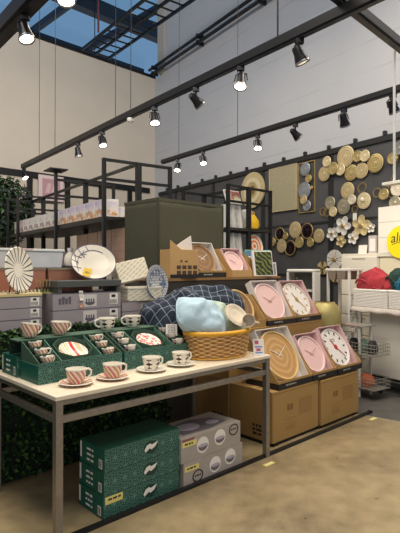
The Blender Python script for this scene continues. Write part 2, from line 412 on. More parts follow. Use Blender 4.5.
m = MB(); m.lathe([(0,0),(.007,0),(.005,.003),(0,.004)], 12); m.X = Matrix()
m.build('screw', CHR, o, loc=(.12, .006, TH-.04), rot=(PI/2,0,0))

# ------------------------------------------------------------------ boxwood riser behind the table
LEAF = [mat('leaf_dark', '#1c3a1c', .5, spec=.3), mat('leaf_mid', '#2f5426', .5, spec=.3), mat('leaf_light', '#54752f', .5, spec=.3), mat('leaf_deep', '#10240f', .6, spec=.2)]
def leaves(n, pos, size, name):
    m = MB()
    for i in range(n):
        p, nrm = pos()
        z = (nrm + Vector((random.gauss(0,.6), random.gauss(0,.6), random.gauss(0,.6)))).normalized()
        x = z.orthogonal().normalized(); x = Matrix.Rotation(random.random()*6.28, 3, z) @ x; y = z.cross(x)
        s = size*random.uniform(.6, 1.25); w = s*.55
        m.cm = random.choices((0,1,2,3), (4,4,1.6,2))[0]
        m._a([p-x*s, p+y*w+z*w*.3, p+x*s, p-y*w+z*w*.3, p], [(0,4,1),(1,4,2),(2,4,3),(3,4,0)])
    return m
o = thing('planted_riser', 'boxwood covered riser behind the table carrying cup cartons', 'display riser', F(0,0,0), RZ)
m = MB(); m.box(-1.7, 1.55, .955, 1.2, 0, 1.04); m.build('core', mat('riser_core', '#16241a', .8), o)
m = MB(); m.box(-1.7, 1.5, 1.2005, 1.42, 0, 1.29); m.build('back_step', mat('riser_step', '#2b2a29', .7), o)
def hp():
    r = random.random()
    if r < .86: return Vector((random.uniform(-1.7,1.55), .935 + min(.03, max(-.035, random.gauss(0,.02))), random.uniform(.012,1.06))), Vector((0,-1,.35))
    if r < .95: return Vector((random.uniform(-1.7,1.55), random.uniform(.92,1.03), 1.05+random.gauss(0,.01))), Vector((0,-.4,1))
    return Vector((1.56+random.gauss(0,.01), random.uniform(.9,1.18), random.uniform(.02,1.04))), Vector((1,-.3,.3))
random.seed(3)
lv = leaves(10500, hp, .021, 'x'); 
for i in range(len(lv.v)):
    if lv.v[i].z < .003: lv.v[i].z = .003
tag(lv.build('boxwood_leaves', LEAF, o), kind='stuff')

# ------------------------------------------------------------------ green cartons under the table
def strokes(m, x, z, w, h, rows, y0, y1, gap=.45):      # small printed lines, too fine to read in the photo
    for r in range(rows):
        zz = z - r*h; xx = x
        while xx < x+w:
            l = min(random.uniform(.5, 1.6)*h, x+w-xx)
            m.box(xx, xx+l, y0, y1, zz-h*(1-gap), zz); xx += l + h*.35
def green_carton(label, loc, rz, W=.585, D=.29, H=.135, sticker=False, group=None, emblem=True):
    o = thing('tea_set_carton', label, 'box', loc, rz, group)
    m = MB(); m.box(0, W, 0, D, 0, H, [2,1,0,2,2,2]); m.build('body', [G_FRONT, G_TOP, G_SIDE], o, bevel=.002)
    m = MB(); m.box(.004, W-.004, -.0012, D*.5, H, H+.0012); m.build('lid_flap', G_TOP, o)
    m = MB()
    X = Matrix(((0,1,0,0),(-1,0,0,0),(0,0,1,0),(0,0,0,1)))   # write on the left end: x -> -y
    m.X = Matrix.Translation((0, D, 0)) @ X
    strokes(m, D*.30, H*.76, D*.26, H*.24, 3, -.0012, .0, .62)
    m.box(D*.03, D*.09, -.0012, 0, H*.2, H*.92) ; m.build('end_print', WHITE, o)
    m = MB(); m.X = Matrix.Translation((0, D, 0)) @ X
    m.box(D*.78, D*.9, -.0014, 0, H*.1, H*.5); m.cm = 1
    for i in range(5): m.box(D*.8+i*D*.018, D*.8+i*D*.018+D*.008, -.002, -.0014, H*.14, H*.46)
    m.build('barcode_label', [WHITE, BLACK], o)
    if emblem:
        e = MB(); e.disc(W*.585, H*.52, .058, .04, -.0012, 0); e.build('emblem_oval', mat('emblem_green', '#0a3a31', .5), o)
        e = MB(); e.prism([(W*.585+a, H*.52+b) for a, b in ((-.052,-.010),(-.035,.016),(-.008,.024),(.006,.014),(.054,.026),(.034,-.002),(.004,-.016),(-.012,-.006),(-.044,-.026))], -.0022, -.0012)
        e.build('emblem', WHITE, o)
    if sticker:
        e = MB(); e.box(.01, .135, -.0015, 0, H*.62, H*.95); e.cm = 1; strokes(e, .03, H*.86, .09, .02, 1, -.0022, -.0015); e.build('price_sticker', [YELLOW, BLACK], o)
    return o
for i, lab in enumerate(['bottom green patterned tea set carton with yellow sticker under the table', 'middle green patterned tea set carton of the stack under the table', 'top green patterned tea set carton of the stack under the table']):
    green_carton(lab, F(.33+.004*i, .055, .003+.1372*i), RZ, sticker=(i == 0), group='green cartons stacked under the table')
green_carton('green tea set carton lying flat at the left end of the table behind the tray', F(.035, .585, TH+.0005), RZ, .585, .235, .13, emblem=False)

# grey bowl sets
def grey_set(label, loc, top):
    o = thing('bowl_set_carton', label, 'box', loc, RZ, 'grey bowl set cartons under the table')
    W, D, H = .59, .32, .168
    m = MB(); m.box(0, W, 0, D, 0, H); m.build('body', GREYC, o, bevel=.002)
    cs = ((.27, .10), (.44, .115)) if top else ((.27, .085), (.45, .10))
    if not top: cs = ((.30, .085), (.455, .1))
    else: cs = ((.20, .085), (.37, .098))
    for cx, cz in cs:
        m = MB(); m.disc(cx, cz, .056, .056, -.0012, 0, 32); b = m.build('bowl_photo', WHITE, o)
        m = MB(); m.prism([(cx+.056*.82*math.cos(a), cz-.004+.036*math.sin(a)) for a in [PI+PI*i/14 for i in range(15)]], -.0026, -.0012); m.build('printed_bowl', GREYD, b)
        m = MB(); m.disc(cx, cz-.002, .045, .012, -.0036, -.0026, 20); m.build('printed_bowl_rim', mat('lilac_print', '#b3aab8', .5), b)
    cx = .515 if top else .13; cz = .12 if top else .055
    m = MB(); m.ring(cx, cz, .042, .008, -.0014, 0, 28, 1.2); 
    strokes(m, cx-.03, cz+.008, .06, .018, 1, -.0014, 0); m.build('oval_logo', BLACK, o)
    m = MB(); m.box(.01, .14, -.0016, 0, .105, .14); m.cm = 1; strokes(m, .03, .13, .08, .02, 1, -.0024, -.0016); m.build('price_sticker', [YELLOW, BLACK], o)
    if top:
        m = MB(); m.box(.01, .12, -.0016, 0, .146, .158); m.build('red_label', mat('dull_red', '#8a4a4a', .5), o)
        m = MB(); m.prism([(.06,.05),(.3,.03),(.52,.08),(.48,.22),(.3,.28),(.1,.24)], H, H+.0012, 'z'); m.build('top_photo', GREYD, o)
        m = MB(); m.prism([(.2+.1*math.cos(a), .16+.07*math.sin(a)) for a in [i*PI/10 for i in range(20)]], H+.0012, H+.002, 'z'); m.prism([(.42+.06*math.cos(a), .13+.04*math.sin(a)) for a in [i*PI/10 for i in range(20)]], H+.0012, H+.002, 'z'); m.build('top_photo_bowl', mat('lilac_print', '#b3aab8', .5), o)
    return o
grey_set('lower grey bowl set carton with round bowl photos beside the green stack', F(.94, .035, .003), False)
grey_set('upper grey bowl set carton with dark photo on its lid', F(.918, .035, .1725), True)

# ------------------------------------------------------------------ low rail and brown cartons with clocks
o = thing('floor_rail', 'low black rail on the floor under cartons and table', 'rail', F(0,0,0), RZ)
m = MB(); m.box(.05, 3.455, .006, .034, 0.0, .022); m.build('front_bar', BMETAL, o)
m = MB(); m.box(3.455, 3.475, .0, .04, 0.0, .026); m.build('end_cap', BMETAL, o)
o = thing('pallet_plinth', 'low black plinth under the brown cartons', 'plinth', F(0,0,0), RZ)
m = MB(); m.box(1.985, 3.35, .12, 1.04, 0, .03); m.build('deck', BMETAL, o)
for x in (2.0, 2.65, 3.28):
    m = MB(); m.box(x, x+.06, .105, .12, 0, .03); m.build('foot_block', BMETAL, o)

for (x, y), lab in (((.523, 3.735), 'small pale yellow label on the floor at the table leg'), ((1.70, 4.84), 'small pale yellow label on the floor at the end of the rail')):
    m = MB(); m.box(-.055, .055, -.02, .02, 0.0005, .002); m.cm = 1; m.box(-.04, .04, -.006, .006, .002, .0025)
    tag(m.build('floor_label', [YELLOW, mat('label_cream', '#f0e8c0', .5)], loc=(x, y, 0), rot=(0,0,RZ)), lab, 'label', 'yellow floor labels')
def brown_carton(label, s, t, z, W, D, H, mt=KRAFT, marks=True, group='brown shipping cartons under the clocks'):
    o = thing('shipping_carton', label, 'box', F(s,t,z), RZ, group)
    m = MB(); m.box(0, W, 0, D, 0, H); m.build('body', mt, o, bevel=.003)
    m = MB(); m.box(-.0008, W+.0008, D/2-.03, D/2+.03, H, H+.001); m.build('packing_tape', KRAFT3, o)
    m = MB(); m.box(W*.02, W*.98, -.0007, 0, H*.94, H*.952); m.build('flap_crease', KPRINT, o)
    if marks:
        m = MB()
        for i in range(2): m.box(W*.3+i*.045, W*.3+i*.045+.035, -.001, 0, H*.56, H*.68)
        m.box(W*.26, W*.5, -.001, 0, H*.38, H*.384); m.box(W*.26, W*.5, -.001, 0, H*.3, H*.304)
        strokes(m, W*.55, H*.72, W*.3, .016, 9, -.001, 0, .75); strokes(m, W*.27, H*.25, W*.2, .014, 3, -.001, 0, .75)
        m.build('printed_marks', KPRINT, o)
        m = MB(); m.X = Matrix.Translation((0, D, 0)) @ Matrix(((0,1,0,0),(-1,0,0,0),(0,0,1,0),(0,0,0,1)))
        strokes(m, D*.55, H*.3, D*.3, .035, 3, -.001, 0, .4); m.build('end_print', BLACK, o)
    return o
brown_carton('front brown shipping carton under the ringed wood clock, nearest the table leg', 1.975, .10, .03, .668, .478, .425)
brown_carton('front brown shipping carton under the white station clock, right end of row', 2.672, .085, .03, .675, .493, .412, KRAFT)
brown_carton('brown shipping carton behind the front row, seen below the tabletop', 1.96, .585, .03, .68, .46, .45, KRAFT2)
brown_carton('brown shipping carton behind the white station clock on the lower level', 2.675, .585, .03, .66, .46, .45, KRAFT2, False)
brown_carton('upper brown carton under the left pink clock', 1.96, .58, .481, .70, .465, .433, KRAFT, False)
brown_carton('upper brown carton under the white and gold clock', 2.675, .58, .481, .77, .465, .433, KRAFT, False)
o = thing('display_plinth', 'tall dark plinth behind the clocks carrying the top row', 'plinth', F(1.57, 1.06, 0), RZ)
m = MB(); m.box(0, 1.75, 0, .33, 0, 1.36); m.build('body', mat('plinth_dark', '#34302c', .7), o)
m = MB(); m.box(-.01, 1.76, -.008, .34, 1.36, 1.385); m.build('top_board', KRAFT2, o)

def display_carton(label, s, t, z, W, D=.40, lip=.05, H=.3, inner=BOXW, band=True, mt=KRAFT, rz=RZ, tilt=math.radians(30), bh=.43, x0=.012, wings=(1,1)):
    o = thing('display_carton', label, 'display box', F(s,t,z), rz, 'open display cartons holding clocks')
    m = MB(); m.box(0, W, 0, D, 0, .008); m.box(0, W, D-.006, D, .008, H*.55); m.box(0, W, 0, .006, .008, lip+.02); m.build('tray', mt, o)
    if band:
        m = MB(); m.box(-.001, W+.001, -.0015, 0, .0, lip); m.box(-.001, 0, -.001, D*.9, 0, lip); m.build('black_band', BLACK, o)
        m = MB(); strokes(m, W*.2, lip*.72, W*.3, lip*.45, 1, -.0025, -.0015, .4); m.build('band_print', mat('grey_print', '#9d9890', .5), o)
    for k, xx in enumerate((0, W-.006)):
        if wings[k]:
            m = MB(); m.prism([(.0065,.008),(D-.0065,.008),(D-.0065,H),(D*.5,H),(.0065,lip+.02)], xx, xx+.006, 'x'); m.build('side_wing', KRAFT3 if k else mt, o)
    if inner:
        b = MB(); b.box(x0, W-x0, 0, .006, 0, bh)
        for xx in (x0, W-x0-.006): b.box(xx, xx+.006, -.07, 0, 0, bh)
        b.box(x0, W-x0, -.07, 0, bh-.006, bh); b.build('inner_box', inner, o, loc=(0, .085, .01), rot=(-tilt,0,0))
    return o
def clock(label, s, t, z, R, rimm, dialm, style, tilt=math.radians(30), rz=RZ, handm=None, rimw=.018):
    o = thing('clock', label, 'clock', F(s,t,z), rz, rot=(-tilt,0,rz))
    # origin at the middle of the clock; faces -y
    m = MB(); m.X = Matrix.Rotation(PI/2, 4, 'X')
    m.lathe([(0,-.02),(R-.004,-.02),(R,-.012),(R,.018),(R-.006,.024),(R-rimw,.022),(R-rimw-.003,.008),(0,.008)], 48); m.build('rim', rimm, o, smooth=True)
    m = MB(); m.X = Matrix.Rotation(PI/2, 4, 'X'); m.lathe([(0,.012),(R-rimw-.004,.012),(R-rimw-.004,.008),(0,.008)], 48); m.build('dial', dialm, o)
    def hand(name, ang, l, w, mt, y=-.016):
        h = MB(); h.X = Matrix.Rotation(ang, 4, 'Y'); h.prism([(-w,-.03),(w,-.03),(w*.5,l),(-w*.5,l)], y, y-.003); h.build(name, mt, o)
    hm = handm or WHITE
    if style == 'ring': hand('hour_hand', -1.05, R*.5, .004, hm); hand('minute_hand', 1.05, R*.62, .003, hm)
    if style == 'pink': hand('hour_hand', -1.0, R*.45, .004, hm); hand('minute_hand', 1.15, R*.65, .003, hm)
    if style in ('station', 'gold'):
        mk = BLACK if style == 'station' else mat('gold_mark', '#b99b62', .4, .4)
        for i in range(12):
            h = MB(); h.X = Matrix.Rotation(i*PI/6, 4, 'Y'); h.box(-.008, .008, -.014, -.012, R*.68, R*.84); h.build('hour_mark', mk, o)
        hand('hour_hand', -.5, R*.45, .008, RED if style == 'station' else mk); hand('minute_hand', 2.45, R*.72, .005, RED if style == 'station' else mk)
        h = MB(); h.disc(0, 0, .025, .025, -.02, -.012, 20); h.build('hub', RED if style == 'station' else mk, o)
        if style == 'station':
            h = MB(); strokes(h, -.04, .09, .08, .02, 2, -.014, -.012); h.build('maker_print', mat('grey_print', '#9d9890', .5), o)
    return o
tl = math.radians(30)
def seat(s, t, z, R, off=0): return t + .17 - .03 - .045 + math.sin(tl)*R + .0, z + .03 + math.cos(tl)*R   # leaning on the inner box
def clock_set(clab, blab, s, t, z, W, R, style, rimm, dialm, inner=BOXW, hand=None, band=True, wings=(1,1), off=0, mt=KRAFT, lip=.05, bh=None, rimw=.018):
    display_carton(blab, s, t, z, W, inner=inner, band=band, wings=wings, mt=mt, lip=lip, bh=bh or 2*R+.03)
    # inner box back plane passes (y=.17,z=.01) tilted by tl; clock centre sits .025 in front of it
    cy = .085 + math.sin(tl)*(R+.02) - math.cos(tl)*.024; cz = .01 + math.cos(tl)*(R+.02) + math.sin(tl)*-.024 + .02
    clock(clab, s+W/2+off, t+cy, z+cz, R, rimm, dialm, style, tl, handm=hand, rimw=rimw)
clock_set('large round wood clock with growth rings in the front row', 'open brown display carton with black band holding the ringed wood clock', 2.055, .10, .458, .495, .235, 'ring', RIMW, WOODC, inner=BOXW, off=.0)
clock_set('pale pink clock boxed between wood clock and station clock', 'open brown display carton holding the boxed pink clock in the front row', 2.56, .095, .458, .395, .187, 'pink', PINKR, PINK, inner=FILM, hand=mat('rose_hand', '#c99a8c', .4))
clock_set('white station clock with black marks and red hands', 'open brown display carton holding the station clock at the row end', 2.965, .085, .458, .445, .205, 'station', DIALW, DIALW, inner=FILM)
clock_set('kraft brown round clock half hidden behind the light blue cushion', 'open brown display carton behind the wicker basket in the middle row', 2.09, .60, .915, .42, .18, 'ring', RIMW, WOODC2, inner=None, band=False, hand=RIMW)
clock_set('pink clock with rose gold hands in the middle row', 'brown display carton with black band under the middle row pink clock', 2.52, .58, .915, .455, .21, 'pink', PINKR, PINK, inner=BOXW, hand=mat('rose_hand', '#c99a8c', .4))
clock_set('white clock with gold marks at the middle row end', 'brown display carton with black band holding the gold marked clock', 2.985, .58, .915, .455, .205, 'gold', CREAM, DIALW, inner=FILM)
clock_set('brown ringed clock in the open carton on the top row', 'top row display carton with black band and white inner box', 2.03, 1.06, 1.3855, .40, .17, 'ring', mat('tan_rim', '#a98358', .5), WOODC2, inner=BOXW, hand=WHITE, lip=.05, bh=.36)
clock_set('pink clock with blue stickers right of the top row brown clock', 'small top row display carton holding the pink clock', 2.52, 1.06, 1.3855, .32, .135, 'pink', PINKR, PINK, inner=FILM, hand=PINKR, band=False, mt=KRAFT3, bh=.30)

# left flap of the top carton, standing open with dark print
o = thing('printed_carton', 'kraft carton with dark block print standing left of the top brown clock', 'box', F(1.69, 1.07, 1.3855), RZ - math.radians(10))
m = MB(); m.box(0, .31, 0, .2, 0, .27); m.prism([(0,.27),(.12,.27),(.0,.36)], .0, .01); m.build('body', KRAFT3, o, bevel=.002)
m = MB()
for r, zz in enumerate((.12, .07)):
    for i in range(4): m.box(.07+i*.06, .07+i*.06+.045, -.0015, 0, zz-.035, zz)
m.box(.11, .13, -.0015, 0, .15, .17); m.box(.16, .19, -.0015, 0, .15, .165)
m.build('block_print', mat('carton_ink', '#4b3a2a', .6), o)
m = MB(); m.box(-.001, .311, -.0016, 0, 0, .035); m.build('black_band', BLACK, o)
m = MB(); m.prism([(.06,.272),(.308,.272),(.29,.41)], .10, .108); m.build('white_flap', BOXW, o)

# art prints and small boxes right of the top clocks
o = thing('framed_picture', 'white framed print of dark green leaves leaning on the top row', 'picture', F(3.04, 1.06, 1.3855), 0, rot=(-math.radians(12), 0, RZ-math.radians(22)))
m = MB(); m.box(-.125, .125, -.01, .02, 0, .29); m.build('frame', BOXW, o, bevel=.003)
gm2 = mat('leaf_print', '#2c3418', .5); t = NT(gm2); wv = t.add('ShaderNodeTexWave', bands_direction='DIAGONAL'); wv.inputs['Scale'].default_value = 9; wv.inputs['Distortion'].default_value = 9; wv.inputs['Detail'].default_value = 3
t.l.new(t.obj(), wv.inputs['Vector']); t.color(t.mix(t.step(wv.outputs['Fac'], .45, 1), lin('#222a12'), lin('#7a8040')))
m = MB(); m.box(-.10, .115, -.0125, -.01, .012, .278); m.build('print', gm2, o)
o = thing('cardboard_wedge', 'slanted cardboard display side behind the leaf print', 'cardboard', F(2.86, 1.19, 1.3855), RZ)
m = MB(); m.prism([(0,0),(.44,0),(.42,.04),(.0,.25)], 0, .16); m.build('body', KRAFT, o)
m = MB(); m.box(-.0,.42,-.004,-.0005,0,.03); m.build('lip', KRAFT3, o)
o = thing('boxed_gift', 'teal and blue box leaning behind the leaf print', 'box', F(3.22, 1.27, 1.50), 0, rot=(-math.radians(18), 0, RZ-math.radians(20)))
m = MB(); m.box(-.16, .18, 0, .07, 0, .2); m.build('body', mat('teal_card', '#6fae9d', .5), o)
m = MB(); m.box(-.155, -.02, -.002, 0, .01, .19); m.box(-.16,.18,-.002,0,.0,.02); m.cm = 1; strokes(m, -.13, .12, .09, .02, 3, -.0035, -.002); m.build('blue_panel', [mat('blue_card', '#4a6b8e', .5), WHITE], o)
o = thing('small_mirror', 'small square mirror with white frame beside the teal box', 'mirror', F(3.22, 1.10, 1.3855), 0, rot=(-math.radians(10), 0, RZ-math.radians(20)))
m = MB(); m.box(-.08, .08, 0, .015, 0, .16); m.build('frame', BOXW, o)
m = MB(); m.box(-.065, .065, -.002, 0, .015, .145); m.build('glass', mat('mirror_glass', '#b8b8b4', .08, .9), o)
def tagc(label, loc, rz, w, h, mt=WHITE):
    o = thing('price_card', label, 'price card', loc, rz)
    m = MB(); m.X = Matrix.Rotation(-.25, 4, 'X'); m.box(-w/2, w/2, 0, .002, 0, h); m.build('card', mt, o)
    m = MB(); m.X = Matrix.Rotation(-.25, 4, 'X'); strokes(m, -w*.35, h*.9, w*.7, h*.14, 5, -.0012, 0); m.build('card_print', mat('grey_print', '#9d9890', .5), o)
    return o

# ------------------------------------------------------------------ green tea set trays with cups and dishes
def cup_mesh_parts(o, cm, R=.06, H=.088, hdir=0.0):
    m = MB(); m.lathe([(0,.004),(R*.55,.0),(R*.6,.004),(R*.72,.012),(R*.93,H*.55),(R,H),(R-.004,H),(R*.9-.003,H*.55),(R*.68,.018),(0,.014)], 36)
    body = m.build('cup_body', cm, o, smooth=True)
    m = MB(); m.shell([(R+.0006,H-.006),(R+.0006,H+.001),(R-.0045,H+.001),(R-.005,H-.004)], 36); m.cm = 0
    m.shell([(R-.0052,H-.002),(R*.9-.0042,H*.55),(R*.68-.001,.0195)], 36); m.lathe([(0,.0152),(R*.69,.0192)], 36); m.build('glazed_inside', CERAM, o, smooth=True)
    m = MB(); c, s = math.cos(hdir), math.sin(hdir)
    P = [(R*.88,H*.85),(R*1.2,H*.92),(R*1.52,H*.78),(R*1.5,H*.5),(R*1.15,H*.3),(R*.84,H*.3)]
    Q = []
    for i in range(len(P)-1):
        for k in range(3):
            a = k/3; Q.append((P[i][0]*(1-a)+P[i+1][0]*a, P[i][1]*(1-a)+P[i+1][1]*a))
    Q.append(P[-1]); m.tube([(x*c, x*s, z) for x, z in Q], .0062, 8); m.build('handle', CERAM, o, smooth=True)
def saucer(label, loc, mt, R=.1):
    o = thing('saucer', label, 'saucer', loc, RZ, 'saucers along the table front')
    m = MB(); m.lathe([(0,.004),(R*.45,.0),(R*.5,.0),(R*.55,.005),(R,.018),(R-.002,.021),(R*.55,.0085),(R*.3,.0065),(0,.0065)], 44); m.build('dish', mt, o, smooth=True)
    m = MB(); m.shell([(R+.0004,.0165),(R+.0008,.0195),(R-.0015,.0218),(R-.006,.0205)], 44); m.build('rim', CERAM, o, smooth=True)
def cup(label, loc, cm, hd, tiltx=0, tilty=0, grp='cups in front of the trays', R=.06, H=.088):
    o = thing('tea_cup', label, 'cup', loc, 0, grp, rot=(tiltx, tilty, RZ)); cup_mesh_parts(o, cm, R, H, hd); return o
SAUB = mat('plain_saucer', '#e6dfd0', .25)
for s, t, cm, sm, hd, la, lb in [(.215,.170,CUPS,CUPS,.0,'red striped tea cup nearest the table corner','striped saucer under the cup nearest the table corner'),
                         (.455,.150,CUPS,CUPS,.0,'red striped tea cup second from the table corner','striped saucer under the second red striped cup'),
                         (.768,.165,CUPC,SAUB,.15,'black and white patterned cup in front of the second tray','plain cream saucer under the left black patterned cup'),
                         (1.030,.170,CUPC,SAUB,.1,'black and white patterned cup beside the wicker basket','plain cream saucer under the cup beside the basket')]:
    saucer(lb, F(s,t,TH+.0004), sm); cup(la, F(s,t,TH+.0078), cm, hd-.2)

TRH0, TRH1, TW, TDp = .125, .235, .585, .25
def tray(label, s, t):
    o = thing('tea_set_tray', label, 'display tray', F(s,t,TH+.0005), RZ, 'open green trays of tea sets on the table')
    m = MB(); m.box(0, TW, 0, TDp, 0, .05, [0,3,0,1,1,1]); m.box(0, TW, 0, .005, .05, TRH0, [0,2,0,1,3,1]); m.box(0, .004, .005, TDp, .05, TRH0-.012, [1,2,1,3,1,1]); m.box(TW-.004, TW, .005, TDp, .05, TRH0-.012, [1,2,1,1,1,3])
    m.build('carton_base', [G_FRONT, G_SIDE, G_EDGE, G_IN], o)
    W = mat('green_wing', '#3f5c49', .6)
    for x in (.0045, TW-.0085):
        m = MB(); m.prism([(.006,TRH0-.02),(.006,TRH0+.004),(TDp,TRH1),(TDp,.06)], x, x+.004, 'x'); m.build('side_wing', W, o)
    sl = (TRH1-TRH0)/(TDp)
    def top(y): return TRH0 + sl*y
    m = MB(); m.prism([(.006,.052),(.006,top(.006)-.062),(TDp-.01,top(TDp)-.062),(TDp-.01,.052)], .0095, TW-.0095, 'x'); m.build('insert_floor', G_IN, o)
    m = MB(); m.box(.0095, TW-.0095, TDp-.008, TDp, .052, TRH1, [0,1,0,0,0,0]); m.build('back_panel', [G_IN, G_EDGE], o)
    def div_x(x, y0, y1):
        m = MB(); m.prism([(y0,top(y0)-.06),(y0,top(y0)-.001),(y1,top(y1)-.001),(y1,top(y1)-.06)], x-.0018, x+.0018, 'x')
        return m
    div_x(.15, .008, TDp-.01).build('divider', G_EDGE, o); div_x(.435, .008, TDp-.01).build('divider', G_EDGE, o)
    for (xa, xb) in ((.01,.148),(.437,TW-.01)):
        for y in (.088, .168):
            m = MB(); m.box(xa, xb, y-.0018, y+.0018, top(y)-.06, top(y)-.001, [0,1,0,0,0,0]); m.build('divider', [G_IN, G_EDGE], o)
    # octagonal well for the dishes in the middle
    cx, cy, rx, ry = .292, .128, .125, .108
    P = [(cx+rx*math.cos(a), cy+ry*math.sin(a)) for a in [PI/8+i*PI/4 for i in range(8)]]
    m = MB()
    for i in range(8):
        (ax, ay), (bx, by) = P[i], P[(i+1) % 8]
        n = Vector((by-ay, ax-bx, 0)).normalized()*.003
        vs = [(ax,ay,top(ay)-.055),(bx,by,top(by)-.055),(bx,by,top(by)+.001),(ax,ay,top(ay)+.001)]
        m._a(vs+[(v[0]+n.x,v[1]+n.y,v[2]) for v in vs], [(0,1,2,3),(7,6,5,4),(2,6,7,3),(0,4,5,1),(1,5,6,2),(3,7,4,0)])
    m.build('octagon_well', W, o)
    return o, top
ORD = ['front', 'middle', 'back']
ang = math.atan((TRH1-TRH0)/TDp)
for ti, (s0, tname, cm, dm) in enumerate(((.045, 'left', CUPS, CUPB), (.652, 'right', CUPF, CUPF))):
    tr_, top = tray('green tray of striped tea set nearer the table corner' if ti == 0 else 'green tray of floral tea set running behind the wicker basket', s0, .305)
    for ci, (x, cn) in enumerate(((.08,'left'),(.51,'right'))):
        for ri, y in enumerate((.048, .128, .21)):
            p = F(s0+x, .305+y, TH+top(y)-.045)
            pat = 'striped' if ti == 0 else 'red floral'
            o = thing('tea_cup', '%s cup in the %s cell of the %s column of the %s green tray' % (pat, ORD[ri], cn, tname), 'cup', p, 0, 'cups packed in the green trays', rot=(ang-.5, 0, RZ+.3))
            cup_mesh_parts(o, cm, .041, .055, random.uniform(-.5,.5))
    for k in range(3):
        y = .124
        o = thing('saucer', ('red and green striped' if ti == 0 else 'red floral') + ' saucer, %s in the octagonal well of the %s tray' % (['lowest','second','topmost'][k], tname), 'saucer', F(s0+.292, .305+y, TH+top(y)-.05+.008*k), 0, 'saucers packed in the green trays', rot=(ang+.05, 0, RZ))
        m = MB(); m.lathe([(0,.004),(.045,.0),(.05,.003),(.092,.016),(.092,.019),(.05,.008),(0,.006)], 36); m.build('dish', dm, o, smooth=True)
        m = MB(); m.shell([(.0925,.015),(.0935,.0185),(.0905,.0205)], 36); m.build('rim', CERAM, o, smooth=True)
# cups standing on the tray backs
TZ = TH + TRH1
o = thing('card_shelf', 'narrow green card shelf behind the trays carrying four cups', 'shelf', F(.03, .565, 0), RZ)
# four cups stand on this ledge at the back of the trays
m = MB(); m.box(0, 1.22, 0, .13, TZ-.008, TZ); m.build('board', W_ := mat('green_wing', '#3f5c49', .6), o)
m = MB(); m.box(0, 1.22, .125, .13, TH+.135, TZ-.008); m.build('back_board', G_IN, o)
for x in (.60, 1.2):
    m = MB(); m.box(x, x+.01, .0, .124, TH+.001 if x > .7 else TH+.1315, TZ-.0085); m.build('support', G_IN, o)
for s, t, cm, hd, ty, lab in [(.13, .62, CUPS, .3, .16, 'red striped cup on the ledge above the left tray, leftmost'), (.345, .625, CUPS, .2, .05, 'red striped cup on the ledge above the left tray, second from left'),
                          (.72, .625, CUPC, PI-.2, 0, 'black patterned cup on the ledge above the trays with handle to the left'), (.95, .63, CUPC, PI-.2, 0, 'black patterned cup on the ledge nearest the plaid cushion')]:
    cup(lab, F(s, t, TZ+.0005+(.008 if ty > .1 else .003 if ty else 0)), cm, hd, 0, ty, 'cups on the ledge above the trays')
# price cards
tagc('white price card with blue foot at the back of the right tray', F(1.16, .42, TH+.17), RZ-.6, .085, .09)
o = thing('price_holder', 'clear upright price holder with card right of the wicker basket', 'price card', F(1.755, .06, TH), RZ-.55)
m = MB(); m.box(-.05, .05, -.03, .03, 0, .004); m.build('foot', mat('clear_plastic', '#d8dcdc', .15), o)
m = MB(); m.X = Matrix.Rotation(-.2, 4, 'X'); m.box(-.045, .045, 0, .003, .003, .125); m.build('card', WHITE, o)
m = MB(); m.X = Matrix.Rotation(-.2, 4, 'X'); m.box(-.03, .0, -.0015, 0, .085, .112); m.box(-.02, .015, -.0015, 0, .03, .05); m.build('red_price', mat('magenta_print', '#c2557a', .5), o)
m = MB(); m.X = Matrix.Rotation(-.2, 4, 'X'); m.box(-.032, .03, -.0015, 0, .058, .068); m.box(-.03, .03, -.0015, 0, .012, .022); m.build('blue_print', mat('blue_print', '#7690c0', .5), o)

# ------------------------------------------------------------------ wicker basket and cushions
WICK = mat('wicker', '#c79b60', .5, 0, .2, 40); WICKR = mat('yellow_rim', '#dba22a', .45, 0, .1, 60)
BO = (1.50, .27)
o = thing('wicker_basket', 'oval wicker basket with yellow rim holding cushions on the table corner', 'basket', F(BO[0], BO[1], TH+.001), RZ)
BA, BB, BH = .29, .205, .19
def oval(a, k, off=0): return ((BA*k+off)*math.cos(a), (BB*k+off)*math.sin(a))
rows, NS = 12, 30
m = MB()
for r in range(rows):
    z = .012 + (BH-.024)*r/(rows-1); k = .88 + .12*(z/BH)
    P = []
    for i in range(NS*4):
        a = 2*PI*i/(NS*4); wv = .008*math.cos(NS*a*.5 + PI*(r % 2)); x, y = oval(a, k, wv); P.append((x, y, z))
    m.tube(P, .0085, 6, True)
m.build('woven_side', WICK, o, smooth=True)
m = MB()
for i in range(NS):
    a = 2*PI*(i+.5)/NS; P = []
    for z in (.004, BH*.5, BH): x, y = oval(a, .88+.12*z/BH); P.append((x, y, z))
    m.tube(P, .0045, 5)
m.build('stakes', mat('wicker_stake', '#9a7143', .6), o)
m = MB(); m.prism([oval(2*PI*i/48, .87) for i in range(48)], 0, .012, 'z'); m.build('base', WICK, o)
m = MB()
P = [(*oval(2*PI*i/96, 1.0), BH+.006) for i in range(96)]
m.tube(P, .018, 10, True); m.build('rim', WICKR, o, smooth=True)
m = MB(); m.tube([(*oval(2*PI*i/72, .885, .008), .008) for i in range(72)], .007, 6, True); m.build('foot_ring', WICKR, o, smooth=True)

